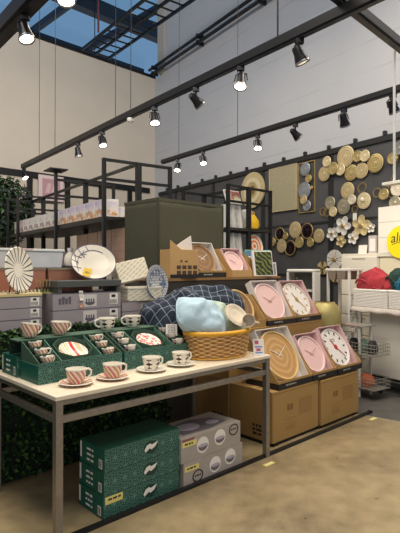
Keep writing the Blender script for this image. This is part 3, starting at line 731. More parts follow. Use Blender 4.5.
def pillow(w, h, th, seed, n=26, pinch=.35, lump=.012):
    random.seed(seed); m = MB(); off = Vector((seed*3.1, seed*1.7, 0))
    def P(i, j, sgn):
        u = -1+2*i/n; v = -1+2*j/n
        e = max(0, (1-abs(u)**3)*(1-abs(v)**3))**.6
        kx = 1 - .09*pinch*4*(v*v)*(1-0)*0 ; 
        x = u*w/2*(1-.10*(1-abs(v))*abs(u)); y = v*h/2*(1-.10*(1-abs(u))*abs(v))
        ru = u*math.sqrt(max(0,1-v*v/2)); rv = v*math.sqrt(max(0,1-u*u/2)); x = x*.45+.55*ru*w/2; y = y*.45+.55*rv*h/2
        z = sgn*th/2*e
        nz = noise.noise(Vector((x*7, y*7, sgn*2)) + off)*lump*2*e + noise.noise(Vector((x*20, y*20, sgn)) + off)*lump*.6*e
        return (x, y, z+nz)
    vs = []; idx = {}
    for sgn in (1, -1):
        for i in range(n+1):
            for j in range(n+1):
                edge = i in (0, n) or j in (0, n)
                key = (i, j, 0 if edge else sgn)
                if key not in idx: idx[key] = len(vs); vs.append(P(i, j, sgn))
    fs = []
    for sgn in (1, -1):
        g = lambda i, j: idx[(i, j, 0 if (i in (0,n) or j in (0,n)) else sgn)]
        for i in range(n):
            for j in range(n):
                q = [g(i,j), g(i+1,j), g(i+1,j+1), g(i,j+1)]
                fs.append(q if sgn > 0 else q[::-1])
    m._a(vs, fs); return m
def m_plaid():
    m = mat('navy_plaid', '#1b2434', .9); t = NT(m); x, y, z = t.xyz()
    def line(c, p, w): return t.step(t.m('ABSOLUTE', t.m('SUBTRACT', t.m('FRACT', t.m('DIVIDE', c, p)), .5)), w, w*.6)
    f = t.m('MAXIMUM', line(x, .07, .04), line(y, .07, .04))
    n = t.noise(14, 3)
    t.color(t.mix(t.m('MULTIPLY', f, .8), t.mix(n, lin('#161d2b'), lin('#242f42')), lin('#8d9aab'))); return m
PLAID = m_plaid()
LB = mat('light_blue_cloth', '#a9c2cf', .9, 0, .05, 9, .9, 11); LBD = mat('pale_green_print', '#a3b3a2', .9, 0, .25, 30)
def cushion(name, label, mt, loc, rot, w, h, th, seed, seam=None, group=None, lump=.012):
    o = thing(name, label, 'cushion', loc, 0, group, rot=rot)
    m = pillow(w, h, th, seed, lump=lump); m.build('cover', mt, o, smooth=True)
    m = MB(); n = 20; P = []
    def q(u, v): return (.45*u*w/2*(1-.10*(1-abs(v))*abs(u))+.55*w/2*u*math.sqrt(1-v*v/2), .45*v*h/2*(1-.10*(1-abs(u))*abs(v))+.55*h/2*v*math.sqrt(1-u*u/2), 0)
    for i in range(n): P.append(q(-1+2*i/n, -1))
    for i in range(n): P.append(q(1, -1+2*i/n))
    for i in range(n): P.append(q(1-2*i/n, 1))
    for i in range(n): P.append(q(-1, 1-2*i/n))
    m.tube(P, .004, 5, True); m.build('piping', seam or mt, o, smooth=True)
    return o
cushion('plaid_cushion', 'navy plaid cushion draped from the basket over the tray corner', PLAID, F(1.36,.62,1.115), (math.radians(30), math.radians(-24), RZ+math.radians(-22)), .56, .46, .26, 2, lump=.035)
cushion('plaid_cushion', 'navy plaid cushion lying along the back of the basket below the top row', PLAID, F(1.74,.58,1.195), (math.radians(44), math.radians(4), RZ+math.radians(-26)), .62, .32, .20, 9, lump=.03)
cushion('light_blue_cushion', 'large light blue cushion spilling over the basket rim', LB, F(1.36,.31,1.10), (math.radians(36), math.radians(22), RZ+math.radians(-24)), .44, .36, .24, 5, LB, lump=.03)
cushion('patterned_cushion', 'light blue cushion with green print at the right of the basket', LBD, F(1.63,.30,1.06), (math.radians(34), math.radians(30), RZ+math.radians(-25)), .42, .34, .16, 6, WHITE, lump=.02)

# dish and mug on top of the cushions
o = thing('embossed_plate', 'beige embossed plate lying on the cushions in the basket', 'plate', F(1.60,.17,1.11), 0, rot=(math.radians(48), math.radians(20), RZ-math.radians(20)))
BEI = mat('beige_stoneware', '#c9bda8', .5)
m = MB(); m.lathe([(0,.0),(.06,.0),(.07,.006),(.105,.014),(.105,.018),(.07,.011),(0,.005)], 36); m.build('dish', BEI, o, smooth=True)
m = MB(); 
for r in (.048, .075, .09): m.tube([(r*math.cos(2*PI*i/40), r*math.sin(2*PI*i/40), .0075 if r < .06 else .0135 if r < .08 else .0165) for i in range(40)], .0022, 6, True)
m.build('embossed_ring', mat('pale_relief', '#e0d6c4', .5), o, smooth=True)
o = thing('stoneware_mug', 'plain white mug lying on its side in the basket', 'mug', F(1.69,.11,1.065), 0, rot=(math.radians(78), math.radians(12), RZ-math.radians(52)))
m = MB(); m.lathe([(0,0),(.04,0),(.048,.008),(.05,.09),(.0465,.09),(.044,.012),(0,.008)], 32); m.build('mug_body', mat('mug_white', '#ddd2c0', .35), o, smooth=True)
m = MB(); m.tube([(.048*1,0,.075),(.075,0,.07),(.082,0,.045),(.07,0,.022),(.047,0,.018)], .006, 8); m.build('handle', mat('mug_white', '#ddd2c0', .35), o, smooth=True)
o = thing('folded_cloth', 'blue and white checked cloth at the right end of the basket', 'cloth', F(1.755,.24,1.03), 0, rot=(.5,.4,RZ))
ck = mat('checked_cloth', '#c9cfd6', .9); t = NT(ck); cn = t.add('ShaderNodeTexChecker'); cn.inputs['Scale'].default_value = 40; cn.inputs[1].default_value = lin('#dfe0de'); cn.inputs[2].default_value = lin('#6d7f94'); t.l.new(t.obj(), cn.inputs[0]); t.color(cn.outputs[0])
pillow(.13,.13,.09,4,16).build('cloth', ck, o, smooth=True)

# ------------------------------------------------------------------ cartons and ware on the riser
def lav_carton(label, s, t, z, W, D, H, style, grp='lavender grey glassware cartons on the riser'):
    o = thing('glassware_carton', label, 'box', F(s,t,z), RZ, grp)
    m = MB(); m.box(0, W, 0, D, 0, H); m.build('body', LAVC, o, bevel=.002)
    m = MB(); m.box(-.0006, W+.0006, -.0008, D*.2, H-.004, H+.0008); m.build('lid_edge', LAVD, o)
    if style == 'flat':
        m = MB(); m.box(.02, W*.5, -.001, 0, H*.12, H*.85); p = m.build('photo_panel', WHITE, o)
        m = MB()
        for i in range(6):
            x = W*.5 - .05 - i*.045; h = H*random.uniform(.25,.5); m.prism([(x,H*.2),(x+.026,H*.2),(x+.03,H*.2+h),(x-.004,H*.2+h)], -.002, -.001)
        m.build('printed_glasses', LAVD, p)
        m = MB(); m.box(W*.86, W*.965, -.001, 0, H*.15, H*.9); m.cm = 1
        for i in range(6): m.box(W*.87+i*W*.014, W*.87+i*W*.014+W*.006, -.002, -.001, H*.22, H*.5)
        m.box(W*.89, W*.93, -.002, -.001, H*.62, H*.82); m.build('barcode_label', [WHITE, BLACK], o)
    else:
        if style == 'glass':
            m = MB()
            for i in range(4):
                x = W*.08 + i*.027; m.prism([(x,H*.35),(x+.018,H*.35),(x+.021,H*.35+.045+.012*(i % 2)),(x-.003,H*.35+.045+.012*(i % 2))], -.001, 0)
            m.build('printed_glasses', LAVD, o)
        x0 = W*.42
        m = MB(); m.box(x0, x0+W*.2, -.001, 0, H*.14, H*.88); p = m.build('photo_panel', mat('pale_photo', '#cfcac6', .5), o)
        m = MB(); m.prism([(x0+W*.1+W*.075*math.cos(a), H*.42+H*.2*math.sin(a)) for a in [PI+PI*i/12 for i in range(13)]], -.002, -.001)
        for i in range(4): m.box(x0+W*(.04+i*.035), x0+W*(.06+i*.035), -.002, -.001, H*.42, H*.62)
        m.build('printed_bowl', LAVD, p)
        m = MB(); m.box(W*.82, W*.95, -.001, 0, H*.2, H*.9); m.cm = 1
        for i in range(5): m.box(W*.83+i*W*.022, W*.83+i*W*.022+W*.01, -.002, -.001, H*.25, H*.5)
        m.box(W*.85, W*.91, -.002, -.001, H*.65, H*.82); m.build('barcode_label', [WHITE, BLACK], o)
    return o
random.seed(5)
for i, w_ in enumerate(('lowest', 'middle', 'topmost')):
    lav_carton('long lavender grey glassware carton at the left edge, %s of three' % w_, -.24, .958, 1.041+.0805*i, .62, .24, .08, 'flat')
lav_carton('lower lavender grey carton with bowl photo behind the black patterned cup', .465, .958, 1.041, .60, .24, .125, 'plain')
lav_carton('upper lavender grey carton with glasses print under the dark grey tray', .465, .958, 1.1665, .60, .24, .125, 'glass')
lav_carton('short lavender grey carton, lower of two behind the right black patterned cup', 1.08, .958, 1.041, .46, .24, .08, 'plain')
lav_carton('short lavender grey carton, upper of two below the white woven box', 1.08, .958, 1.1215, .46, .24, .08, 'plain')
tagc('small price tag clipped on the dark grey tray front', F(.70, .945, 1.235), RZ, .035, .075)
o = thing('price_tag', 'small orange round tag on the lavender carton front below the dark tray', 'price card', F(.70, .954, 1.19), RZ)
m = MB(); m.disc(0, 0, .022, .018, 0, .003); m.build('card', mat('orange_tag', '#c98a66', .5), o)
m = MB(); m.box(-.01, .01, -.0015, 0, -.004, .004); m.build('print', WHITE, o)

TZ2 = 1.2925
o = thing('peg_board', 'pale wooden board with small white pegs on the left cartons', 'board', F(-.26, .955, 1.2835), RZ)
m = MB(); m.box(0, .64, 0, .24, 0, .022); m.build('board', mat('pale_wood', '#d8c490', .5, 0, .06, 12), o, bevel=.003)
for i in range(22):
    m = MB(); m.tube([(.02+i*.029,.025,.022),(.02+i*.029,.025,.045)], .006, 6); m.build('peg', CREAM, o)
# swirl plate
sw = mat('swirl_plate', '#e8e2d6', .25); t = NT(sw); x, y, z = t.xyz()
r = t.m('SQRT', t.m('ADD', t.m('MULTIPLY', x, x), t.m('MULTIPLY', z, z))); a = t.m('ARCTAN2', z, x)
sn = t.m('SINE', t.m('ADD', t.m('MULTIPLY', a, 20), t.m('MULTIPLY', r, -26)))
t.color(t.mix(t.m('MULTIPLY', t.step(sn, .62, .8), t.step(r, .04, .06)), lin('#ebe5d9'), lin('#3a3835')))
o = thing('swirl_plate', 'white plate with black curved rays standing on a small stand', 'plate', F(.235, .99, 1.3065), 0, rot=(-.12, 0, RZ+math.radians(32)))
m = MB(); m.X = Matrix.Translation((0,0,.168)) @ Matrix.Rotation(PI/2, 4, 'X'); m.lathe([(0,-.012),(.08,-.012),(.16,.004),(.165,.01),(.16,.014),(.1,.004),(.03,.0),(0,.0)], 48)
m.build('dish', sw, o, loc=(0,0,0), smooth=True)
m = MB(); m.tube([(-.05,-.03,.02),(-.05,-.02,.0),(-.05,.06,.0),(-.05,.03,.1)], .004); m.tube([(.05,-.03,.02),(.05,-.02,.0),(.05,.06,.0),(.05,.03,.1)], .004); m.tube([(-.05,.06,.0),(.05,.06,.0)], .004); m.build('stand', BMETAL, o)
# the swirl is drawn about the plate's own middle
for ob in o.children:
    if ob.name.startswith('dish'):
        for v in ob.data.vertices: v.co.z -= .168
        ob.location.z = .168
# gold fork stand
o = thing('fork_stand', 'small stand with five gold tipped forks beside the swirl plate', 'cutlery stand', F(.385, 1.08, 1.2925), RZ)
m = MB(); m.box(-.005, .125, -.02, .03, 0, .01); m.box(-.005, .125, .02, .03, .01, .03); m.build('stand', mat('olive_stand', '#9a9a5a', .5), o)
for i in range(5):
    x = .01+i*.026
    m = MB(); m.tube([(x,0,.01),(x,-.002,.05)], .005, 6); m.build('dark_handle', mat('dark_green_handle', '#23382f', .4), o)
    m = MB(); m.tube([(x,-.002,.05),(x,-.004,.085)], .0035, 6)
    for k in (-.006, 0, .006): m.tube([(x,-.004,.085),(x+k,-.004,.092),(x+k,-.004,.108)], .0018, 5)
    m.build('gold_fork_head', GOLD, o)
# dark tray stand with decor plate
o = thing('dark_tray_stand', 'dark grey raised tray carrying the blue lined plate', 'tray stand', F(.50, .955, TZ2), RZ)
DG = mat('dark_grey_tray', '#4c4f4d', .6)
m = MB(); m.box(0, .57, 0, .23, .045, .095); m.build('tray', DG, o, bevel=.004)
for x in (.01, .53):
    m = MB(); m.box(x, x+.03, .01, .22, 0, .0448); m.build('foot', DG, o)
o = thing('decor_plate', 'large cream plate with blue rim lines and yellow price tag', 'plate', F(.86, 1.02, TZ2+.09), 0, rot=(-math.radians(38), 0, RZ-math.radians(25)))
PLT = mat('cream_plate', '#d6d0c1', .3, 0, .03, 6); BLU = mat('blue_glaze', '#3a3f78', .4)
R = .182
m = MB(); m.X = Matrix.Rotation(PI/2, 4, 'X') ; m.lathe([(0,-.006),(.1,-.006),(R-.01,.012),(R,.018),(R-.004,.022),(R*.72,.006),(R*.66,.002),(0,.0)], 56)
m.build('dish', PLT, o, loc=(0,0,R), smooth=True)
def onplate(x, z): rr = math.hypot(x, z); return -.0055 - (max(0, (rr-R*.68)/(R*.3)))*.016 if rr > R*.66 else -.0035
m = MB()
for k0, k1, rad in ((0, 2*PI, R-.002), (math.radians(50), math.radians(190), R*.70)):
    P = [(rad*math.cos(a), onplate(rad*math.cos(a), rad*math.sin(a))-.0005, rad*math.sin(a)) for a in [k0+(k1-k0)*i/48 for i in range(49)]]
    m.tube(P, .0026, 6)
for (xa, za, xb, zb) in ((-.175,.02,-.12,-.0),(-.17,.07,-.09,.05),(-.16,-.05,-.1,-.06),(-.15,.09,-.125,-.1),(-.12,.13,-.075,.06),(-.06,.165,-.03,.12),(-.1,.08,-.05,.09),(-.07,.05,-.075,.12)):
    m.tube([(xa+(xb-xa)*k/4, onplate(xa+(xb-xa)*k/4, za+(zb-za)*k/4)-.0012, za+(zb-za)*k/4) for k in range(5)], .0022, 5)
m.build('blue_lines', BLU, o, loc=(0,0,R), smooth=True)
m = MB(); m.X = Matrix.Rotation(.3, 4, 'Y'); m.box(-.035, .03, -.012, -.009, -.07, .015); m.cm = 1; strokes(m, -.015, -.02, .03, .012, 2, -.013, -.012); m.build('yellow_tag', [mat('bright_yellow_tag', '#d9b520', .5), BLACK], o, loc=(-.05,-.012,R-.09))
# white woven boxes
def weave(name, base, line, sc, ang=.6):
    m = mat(name, base, .6); t = NT(m); x, y, z = t.xyz()
    u = t.m('ADD', x, z); v = t.m('SUBTRACT', z, t.m('MULTIPLY', x, .55))
    f = t.m('MULTIPLY', t.step(t.m('SINE', t.m('MULTIPLY', v, sc)), .2, .8), t.step(t.m('SINE', t.m('MULTIPLY', u, sc*.5)), -.9, -.4))
    t.color(t.mix(f, lin(base), lin(line))); t.bump(f, .6, .004); return m
WV = weave('woven_cream', '#e4ddc8', '#c4baa0', 190)
o = thing('woven_box', 'cream woven storage box standing on the short cartons', 'storage box', F(1.14, .965, 1.2025), RZ-.2)
m = MB(); m.box(0, .32, 0, .2, 0, .11); m.build('body', WV, o, bevel=.006)
m = MB(); m.box(-.004, .324, -.004, .204, .1, .12); m.build('rim', CREAM, o, bevel=.003)
o = thing('woven_box', 'cream woven box tilted on top of the other woven box', 'storage box', F(1.13, 1.06, 1.36), 0, rot=(math.radians(-16), math.radians(-12), RZ-.12))
m = MB(); m.box(0, .30, 0, .12, 0, .17); m.build('body', WV, o, bevel=.006)
m = MB(); m.box(-.003, .303, -.003, .123, -.008, .008); m.build('rim', CREAM, o, bevel=.003)
# blue white oval dish
dp = mat('blue_net_plate', '#aab0b8', .35); t = NT(dp)
v = t.add('ShaderNodeTexVoronoi', feature='DISTANCE_TO_EDGE'); v.inputs['Scale'].default_value = 45; v.inputs['Randomness'].default_value = .3; t.l.new(t.obj(), v.inputs['Vector'])
t.color(t.mix(t.step(v.outputs['Distance'], .16, .06), lin('#cdcdcb'), lin('#596a86')))
o = thing('net_pattern_plate', 'grey blue net patterned plate standing beside the plaid cushion', 'plate', F(1.44, .945, 1.2025), 0, rot=(-.1, 0, RZ+math.radians(14)))
m = MB(); m.X = Matrix.Translation((0,0,.155)) @ Matrix.Rotation(PI/2, 4, 'X'); m.lathe([(0,-.004),(.09,-.004),(.148,.012),(.153,.016),(.148,.02),(.1,.006),(0,.002)], 44); m.build('dish', dp, o, smooth=True)
m = MB(); m.X = Matrix.Translation((0,0,.155)) @ Matrix.Rotation(PI/2, 4, 'X'); m.shell([(.1505,.013),(.1545,.0165),(.1505,.0205)], 44); m.build('rim', mat('blue_grey_rim', '#70788a', .4), o, smooth=True)
# tubs and bins on the back step
CLR = mat('frosted_plastic', '#c9cdd2', .25, 0, .06, 8)
for i, (s, w_, col, lab) in enumerate([(-.66,.34,'#a2845a','brown storage bin behind the swirl plate at the left edge'), (-.30,.22,'#b3a082','tan storage bin between the swirl plate and the forks'), (-.06,.42,'#a8705e','reddish brown storage bin behind the fork stand'), (.38,.4,'#9c6a56','reddish brown storage bin behind the decor plate')]):
    o = thing('storage_bin', lab, 'storage bin', F(s+.17, 1.205, 1.2905), RZ, 'bins behind the plates')
    m = MB(); m.box(0, w_, 0, .205, 0, .19); m.build('body', mat('bin_%d' % i, col, .7, 0, .06, 10), o, bevel=.006)
    m = MB(); m.box(-.003, w_+.003, -.004, .208, .175, .192); m.build('rim', mat('bin_rim', '#8c7b63', .6), o, bevel=.002)
for s, w_, lab in ((-.62,.52,'frosted clear plastic tub at the left edge on the brown bin'), (-.07,.58,'frosted clear plastic tub above the reddish bins')):
    o = thing('plastic_tub', lab, 'storage tub', F(s+.17, 1.2, 1.4835), RZ, 'clear tubs behind the plates')
    m = MB(); m.prism([(.015,0),(w_-.015,0),(w_,.13),(0,.13)], 0, .2); m.build('body', CLR, o, bevel=.008)
    m = MB(); m.box(-.008, w_+.008, -.008, .208, .1305, .15); m.build('lid', mat('tub_lid', '#dfe2e4', .3), o, bevel=.004)
    m = MB(); m.box(w_*.3, w_*.55, -.0105, -.0085, .136, .148); m.build('label_strip', mat('pink_label', '#d8b3ae', .5), o)

# ------------------------------------------------------------------ racks
def rack(label, O, rz, ys, b1, bm, H, shelves, caps=False):
    o = thing('shelving_rack', label, 'rack', (O[0], O[1], 0), rz)
    w = .045
    for k, y in enumerate(ys):
        for b in (0, bm, b1):
            h = H+.10 if (caps and k == 1 and b == 0) else H
            m = MB(); ww = w*(1.4 if b == bm else .8); m.box(b-ww/2, b+ww/2, y-w/2, y+w/2, 0, h); m.build('post', BMETAL, o)
        for z in (H-.03, H-.24):
            m = MB(); m.box(.02, bm-.033, y-.018, y+.018, z, z+.03); m.box(bm+.033, b1-.02, y-.018, y+.018, z, z+.03); m.build('crossbar', BMETAL, o)
    for b in (bm,):
        m = MB(); m.box(b-.02, b+.02, ys[0]+.023, ys[-1]-.023, H-.03, H); m.build('top_rail', BMETAL, o)
    for z in shelves:
        m = MB(); m.box(.02, b1-.02, ys[0]-.02, ys[-1], z-.035, z); m.build('shelf', mat('shelf_dark', '#2c2b29', .5, .2), o)
        m = MB(); m.box(.018, .022, ys[0], ys[-1], z-.05, z+.005); m.build('shelf_lip', BMETAL, o)
    if caps:
        m = MB(); m.box(-.12, .12, ys[1]-.14, ys[1]+.14, H+.1, H+.115); m.box(-.05, .05, ys[1]-.05, ys[1]+.05, H+.08, H+.0995); m.build('cap_plate', BMETAL, o)
    return o
O1 = Vector((-1.04, 5.34)); R1 = math.atan2(.579, .815)
X1 = Vector((.815, .579)); Y1 = Vector((-.579, .815))
def RK(b, a, z): p = O1 + X1*b + Y1*a; return (p.x, p.y, z)
rack('tall black shelving rack at left holding boxed glassware', O1, R1, (0, 1.53, 3.36, 4.0), .84, .42, 2.67, (.5, 1.5, 2.04), True)
def m_glassprint(name, top, mid, low, seed):
    m = mat(name, mid, .45); t = NT(m); x, y, z = t.xyz()
    n = t.noise(26+seed, 3); n2 = t.noise(9+seed, 2)
    zz = t.m('ADD', z, t.m('MULTIPLY', t.m('SUBTRACT', n, .5), .09))
    n3 = t.noise(17+seed, 2); c = t.mix(t.m('MULTIPLY', t.step(zz, .11, .05), t.step(n3, .42, .55)), lin(mid), lin(low)); c = t.mix(t.m('MULTIPLY', t.step(zz, .10, .16), .8), c, lin(top))
    c = t.mix(t.m('MULTIPLY', t.step(n2, .55, .68), .6), c, lin('#8a7c90')); t.color(c); return m
GP = m_glassprint('lavender_orange_print', '#c9bdd8', '#e6dcd8', '#d9a05c', 1); GP2 = m_glassprint('white_box_print', '#e2dad4', '#e9e4dc', '#cbb7a4', 3); GP3 = m_glassprint('plum_box_print', '#c9a9a8', '#e0cfca', '#8a5f62', 5)
BOXE = mat('white_box_end', '#e4dfda', .5)
ordw = ['first', 'second', 'third', 'fourth', 'fifth', 'sixth', 'seventh', 'eighth', 'ninth', 'tenth', 'eleventh', 'twelfth', 'thirteenth', 'fourteenth', 'fifteenth']
def gbox(label, b, a, L, mt, H=.20, D=.165, grp='boxed glassware on the top shelf of the left rack'):
    o = thing('glassware_box', label, 'box', RK(b, a, 2.0405), R1, grp)
    m = MB(); m.box(0, D, 0, L, 0, H); m.build('body', BOXE, o, bevel=.001)
    m = MB(); m.box(-.001, 0, .006, L-.006, .006, H-.005); m.build('front_print', mt, o)
    m = MB(); m.box(.03, D-.015, -.001, 0, .02, H-.03); e = m.build('end_print', mt, o)
    g = MB()
    for k in range(2):
        zz = .05; yy = L*(.3+.4*k); g.lathe([(0,0),(.02,0),(.024,.045),(0,.045)], 10); 
    m = MB()
    for k in range(2):
        y0 = L*(.3+.38*k); m.prism([(y0-.022,.03),(y0+.022,.03),(y0+.028,.085),(y0-.028,.085)], -.002, -.001, 'x')
    m.build('printed_glass', mat('amber_print', '#d99a4e', .5) if mt is GP else mat('mauve_print', '#a88a8a', .5), o)
a = .045
for i in range(5): gbox('lavender and orange glassware box, %s from the near post on the left rack' % ordw[i], .03, a, .285, GP); a += .29
a += .04
for i in range(6): gbox('white glassware box beyond the black post, %s toward the left picture edge' % ordw[i], .03, a, .265, GP2); a += .27
for i in range(3): gbox('plum printed glassware box near the left picture edge, %s one from the right' % ordw[i], .03, a, .17, GP3); a += .172
a = .55
for i in range(2): gbox('purple glassware box on the far side of the left rack, %s from the booth' % ordw[i], .48, a, .29, GP, .19, .18, 'boxed glassware on the far side of the rack'); a += .3
PEACH = mat('peach_wood_panel', '#c9a48c', .6, 0, .12, 9)
for i, (a0, a1, zt) in enumerate(((-.015,.36,1.93),(.375,.76,1.925),(.775,1.07,1.92),(1.085,1.46,1.915))):
    o = thing('wood_crate', 'pale peach wooden box on the lower rack shelf, %s from the right' % ordw[i], 'crate', RK(.26, a0, 1.5005), R1, 'peach boxes on the lower rack shelf')
    h = zt-1.5005
    m = MB(); m.box(0, .13, 0, a1-a0, 0, h); m.build('body', PEACH, o, bevel=.002)
    m = MB()
    for k in range(1, 5): m.box(-.0008, 0, .01, a1-a0-.01, h*k/5-.002, h*k/5+.002)
    m.build('plank_seams', mat('peach_dark', '#a88570', .6), o)
for i, (a0, sc) in enumerate(((.28,1.0),(.85,1.0),(1.3,.95))):
    o = thing('white_bottle', 'white stoppered bottle on the lower rack shelf, %s from the right' % ordw[i], 'bottle', RK(.11, a0, 1.5005), R1, 'white bottles in front of the peach boxes')
    m = MB(); m.lathe([(0,0),(.06,0),(.075,.03),(.078,.1),(.06,.15),(.03,.175),(.026,.195),(0,.195)], 24); m.build('bottle_body', CERAM, o, smooth=True)
    m = MB(); m.lathe([(0,.1955),(.036,.1955),(.036,.235),(0,.24)], 20); m.build('stopper', mat('frosted_white', '#d8d8d8', .3), o, smooth=True)
o = thing('wrapped_bundle', 'clear wrapped pinkish bundle on the lower rack shelf at left', 'bundle', RK(.12, 1.75, 1.5005), R1)
m = MB(); m.box(0, .2, 0, .6, 0, .2); m.build('contents', mat('pale_pink_goods', '#cbb0aa', .6, 0, .3, 12), o, bevel=.02)
m = MB(); m.box(-.004, .204, .1, .2, -.0, .204); m.build('wrap_band', CLR, o)
# booth
BO_ = mat('olive_canvas', '#484838', .85, 0, .05, 3, .35, 9)
o = thing('canvas_booth', 'tall square booth clad in dark olive canvas behind the displays', 'booth', (-.423, 4.95, 0), math.atan2(.69, .73))
def drape(w, y0, flip):
    m = MB(); n = 24; vs = []; fs = []
    for i in range(n+1):
        for j in range(n+1):
            x = w*i/n; z = 2.185*j/n
            zz = z
            d = .006*noise.noise(Vector((x*5, z*2.2, 3 if flip else 7))) + .004*noise.noise(Vector((x*11+z*6, z*9-x*5, 2)))
            d *= min(1, i/2, (n-i)/2)
            vs.append((x, d-.012, zz))
    for i in range(n):
        for j in range(n): q = i*(n+1)+j; fs.append((q, q+n+1, q+n+2, q+1))
    m._a(vs, fs); return m
m = MB(); m.box(.01, .917, .01, .55, 0, 2.15); m.build('core', mat('booth_core', '#34372f', .8), o)
m = drape(.927, 0, 0); b = m.build('front_sheet', BO_, o, smooth=True)
so = b.modifiers.new('thick', 'SOLIDIFY'); so.thickness = .006
m = drape(.56, 0, 1); b = m.build('side_sheet', BO_, o, loc=(0,.56,0), rot=(0,0,-PI/2), smooth=True)
so = b.modifiers.new('thick', 'SOLIDIFY'); so.thickness = .006
m = MB(); m.box(-.016, .93, -.016, .565, 2.155, 2.187); m.build('top_sheet', BO_, o)
m = MB(); m.tube([(-.012,-.014,0),(-.012,-.014,2.187)], .009, 8); m.tube([(.927,-.012,0),(.927,-.012,2.187)], .008, 8); m.build('corner_welt', mat('olive_dark', '#383c33', .8), o)

OR = Vector((.375, 6.6)); RR = RZ
def RK2(b, a, z): p = OR + E1*b + E2*a; return (p.x, p.y, z)
rack('black shelving rack right of the canvas booth with framed prints', OR, RR, (0, .9), .90, .42, 2.60, (1.0, 1.62, 2.02, ))
WP = [mat('print_white', '#d7d6d2', .5), mat('print_grey', '#b9b8b4', .5, 0, .3, 14), mat('print_pale', '#c9c6bd', .5, 0, .25, 9)]
k = 0
for z0, zn in ((2.0205,'upper'), (1.6205,'lower')):
    for i in range(5):
        o = thing('framed_print', 'pale framed print upright on the %s shelf of the right rack, %s from left' % (zn, ordw[i]), 'picture', RK2(.04+.068*i, .03+.015*(i % 2), z0), RR, 'prints filed in the right rack', rot=(math.radians(-6), 0, RR+.35))
        m = MB(); m.box(0, .05, 0, .3, 0, .32 if zn == 'upper' else .34); m.build('frame', WP[i % 2], o, bevel=.002)
        m = MB(); m.box(.006, .044, -.0015, 0, .02, .30); m.build('edge_print', WP[2-(i % 2)], o)
o = thing('framed_print', 'pink and green flower print lying at the top of the right rack', 'picture', RK2(.05, .06, 2.36), 0, rot=(-.35, 0, RR))
m = MB(); m.box(0, .30, 0, .02, 0, .2); m.build('frame', WP[0], o)
fp = mat('flower_print', '#b07d74', .5); t = NT(fp); t.color(t.mix(t.step(t.noise(9), .42, .56), lin('#a8615c'), lin('#c2c0a0')))
m = MB(); m.box(.01, .29, -.002, 0, .01, .19); m.build('print', fp, o)
o = thing('yellow_bag', 'bright yellow round bag on the right rack', 'bag', RK2(.56, .05, 2.0205), RR)
m = MB(); m.lathe([(0,0),(.10,.01),(.125,.06),(.11,.13),(.06,.19),(.02,.21),(0,.21)], 24, 1, .6); m.build('bag_body', mat('yellow_cloth', '#dcb21e', .6, 0, .1, 9), o, smooth=True)
m = MB(); m.tube([(-.04,0,.19),(-.03,0,.25),(.03,0,.25),(.04,0,.19)], .008); m.build('handle', mat('yellow_cloth', '#dcb21e', .6), o, smooth=True)
st = mat('orange_stripe', '#d9792c', .5); t = NT(st); x, y, z = t.xyz()
rr_ = t.m('SQRT', t.m('ADD', t.m('MULTIPLY', x, x), t.m('MULTIPLY', z, z)))
t.color(t.mix(t.step(t.m('SINE', t.m('MULTIPLY', rr_, 110)), -.2, .2), lin('#e0dcd0'), lin('#df7524')))
o = thing('striped_tray', 'orange and white striped round tray on the right rack', 'tray', RK2(.60, .02, 1.6205), 0, rot=(-.15,0,RR))
m = MB(); m.X = Matrix.Rotation(PI/2, 4, 'X'); m.lathe([(0,-.008),(.15,-.008),(.165,.012),(.165,.016),(.15,.0),(0,.0)], 40); m.build('tray_base', st, o, loc=(0,0,.165))
m = MB(); m.X = Matrix.Rotation(PI/2, 4, 'X'); m.shell([(.166,.009),(.169,.015),(.163,.018)], 40); m.build('rim', WHITE, o, loc=(0,0,.165), smooth=True)
o = thing('grey_jar', 'pale grey jar standing behind the yellow bag', 'jar', RK2(.72, .3, 2.0205), RR)
m = MB(); m.lathe([(0,0),(.09,0),(.1,.1),(.09,.28),(0,.28)], 20); m.build('jar_body', WP[1], o, smooth=True)
m = MB(); m.lathe([(0,.2805),(.08,.2805),(.07,.31),(0,.32)], 20); m.build('lid', WP[0], o, smooth=True)

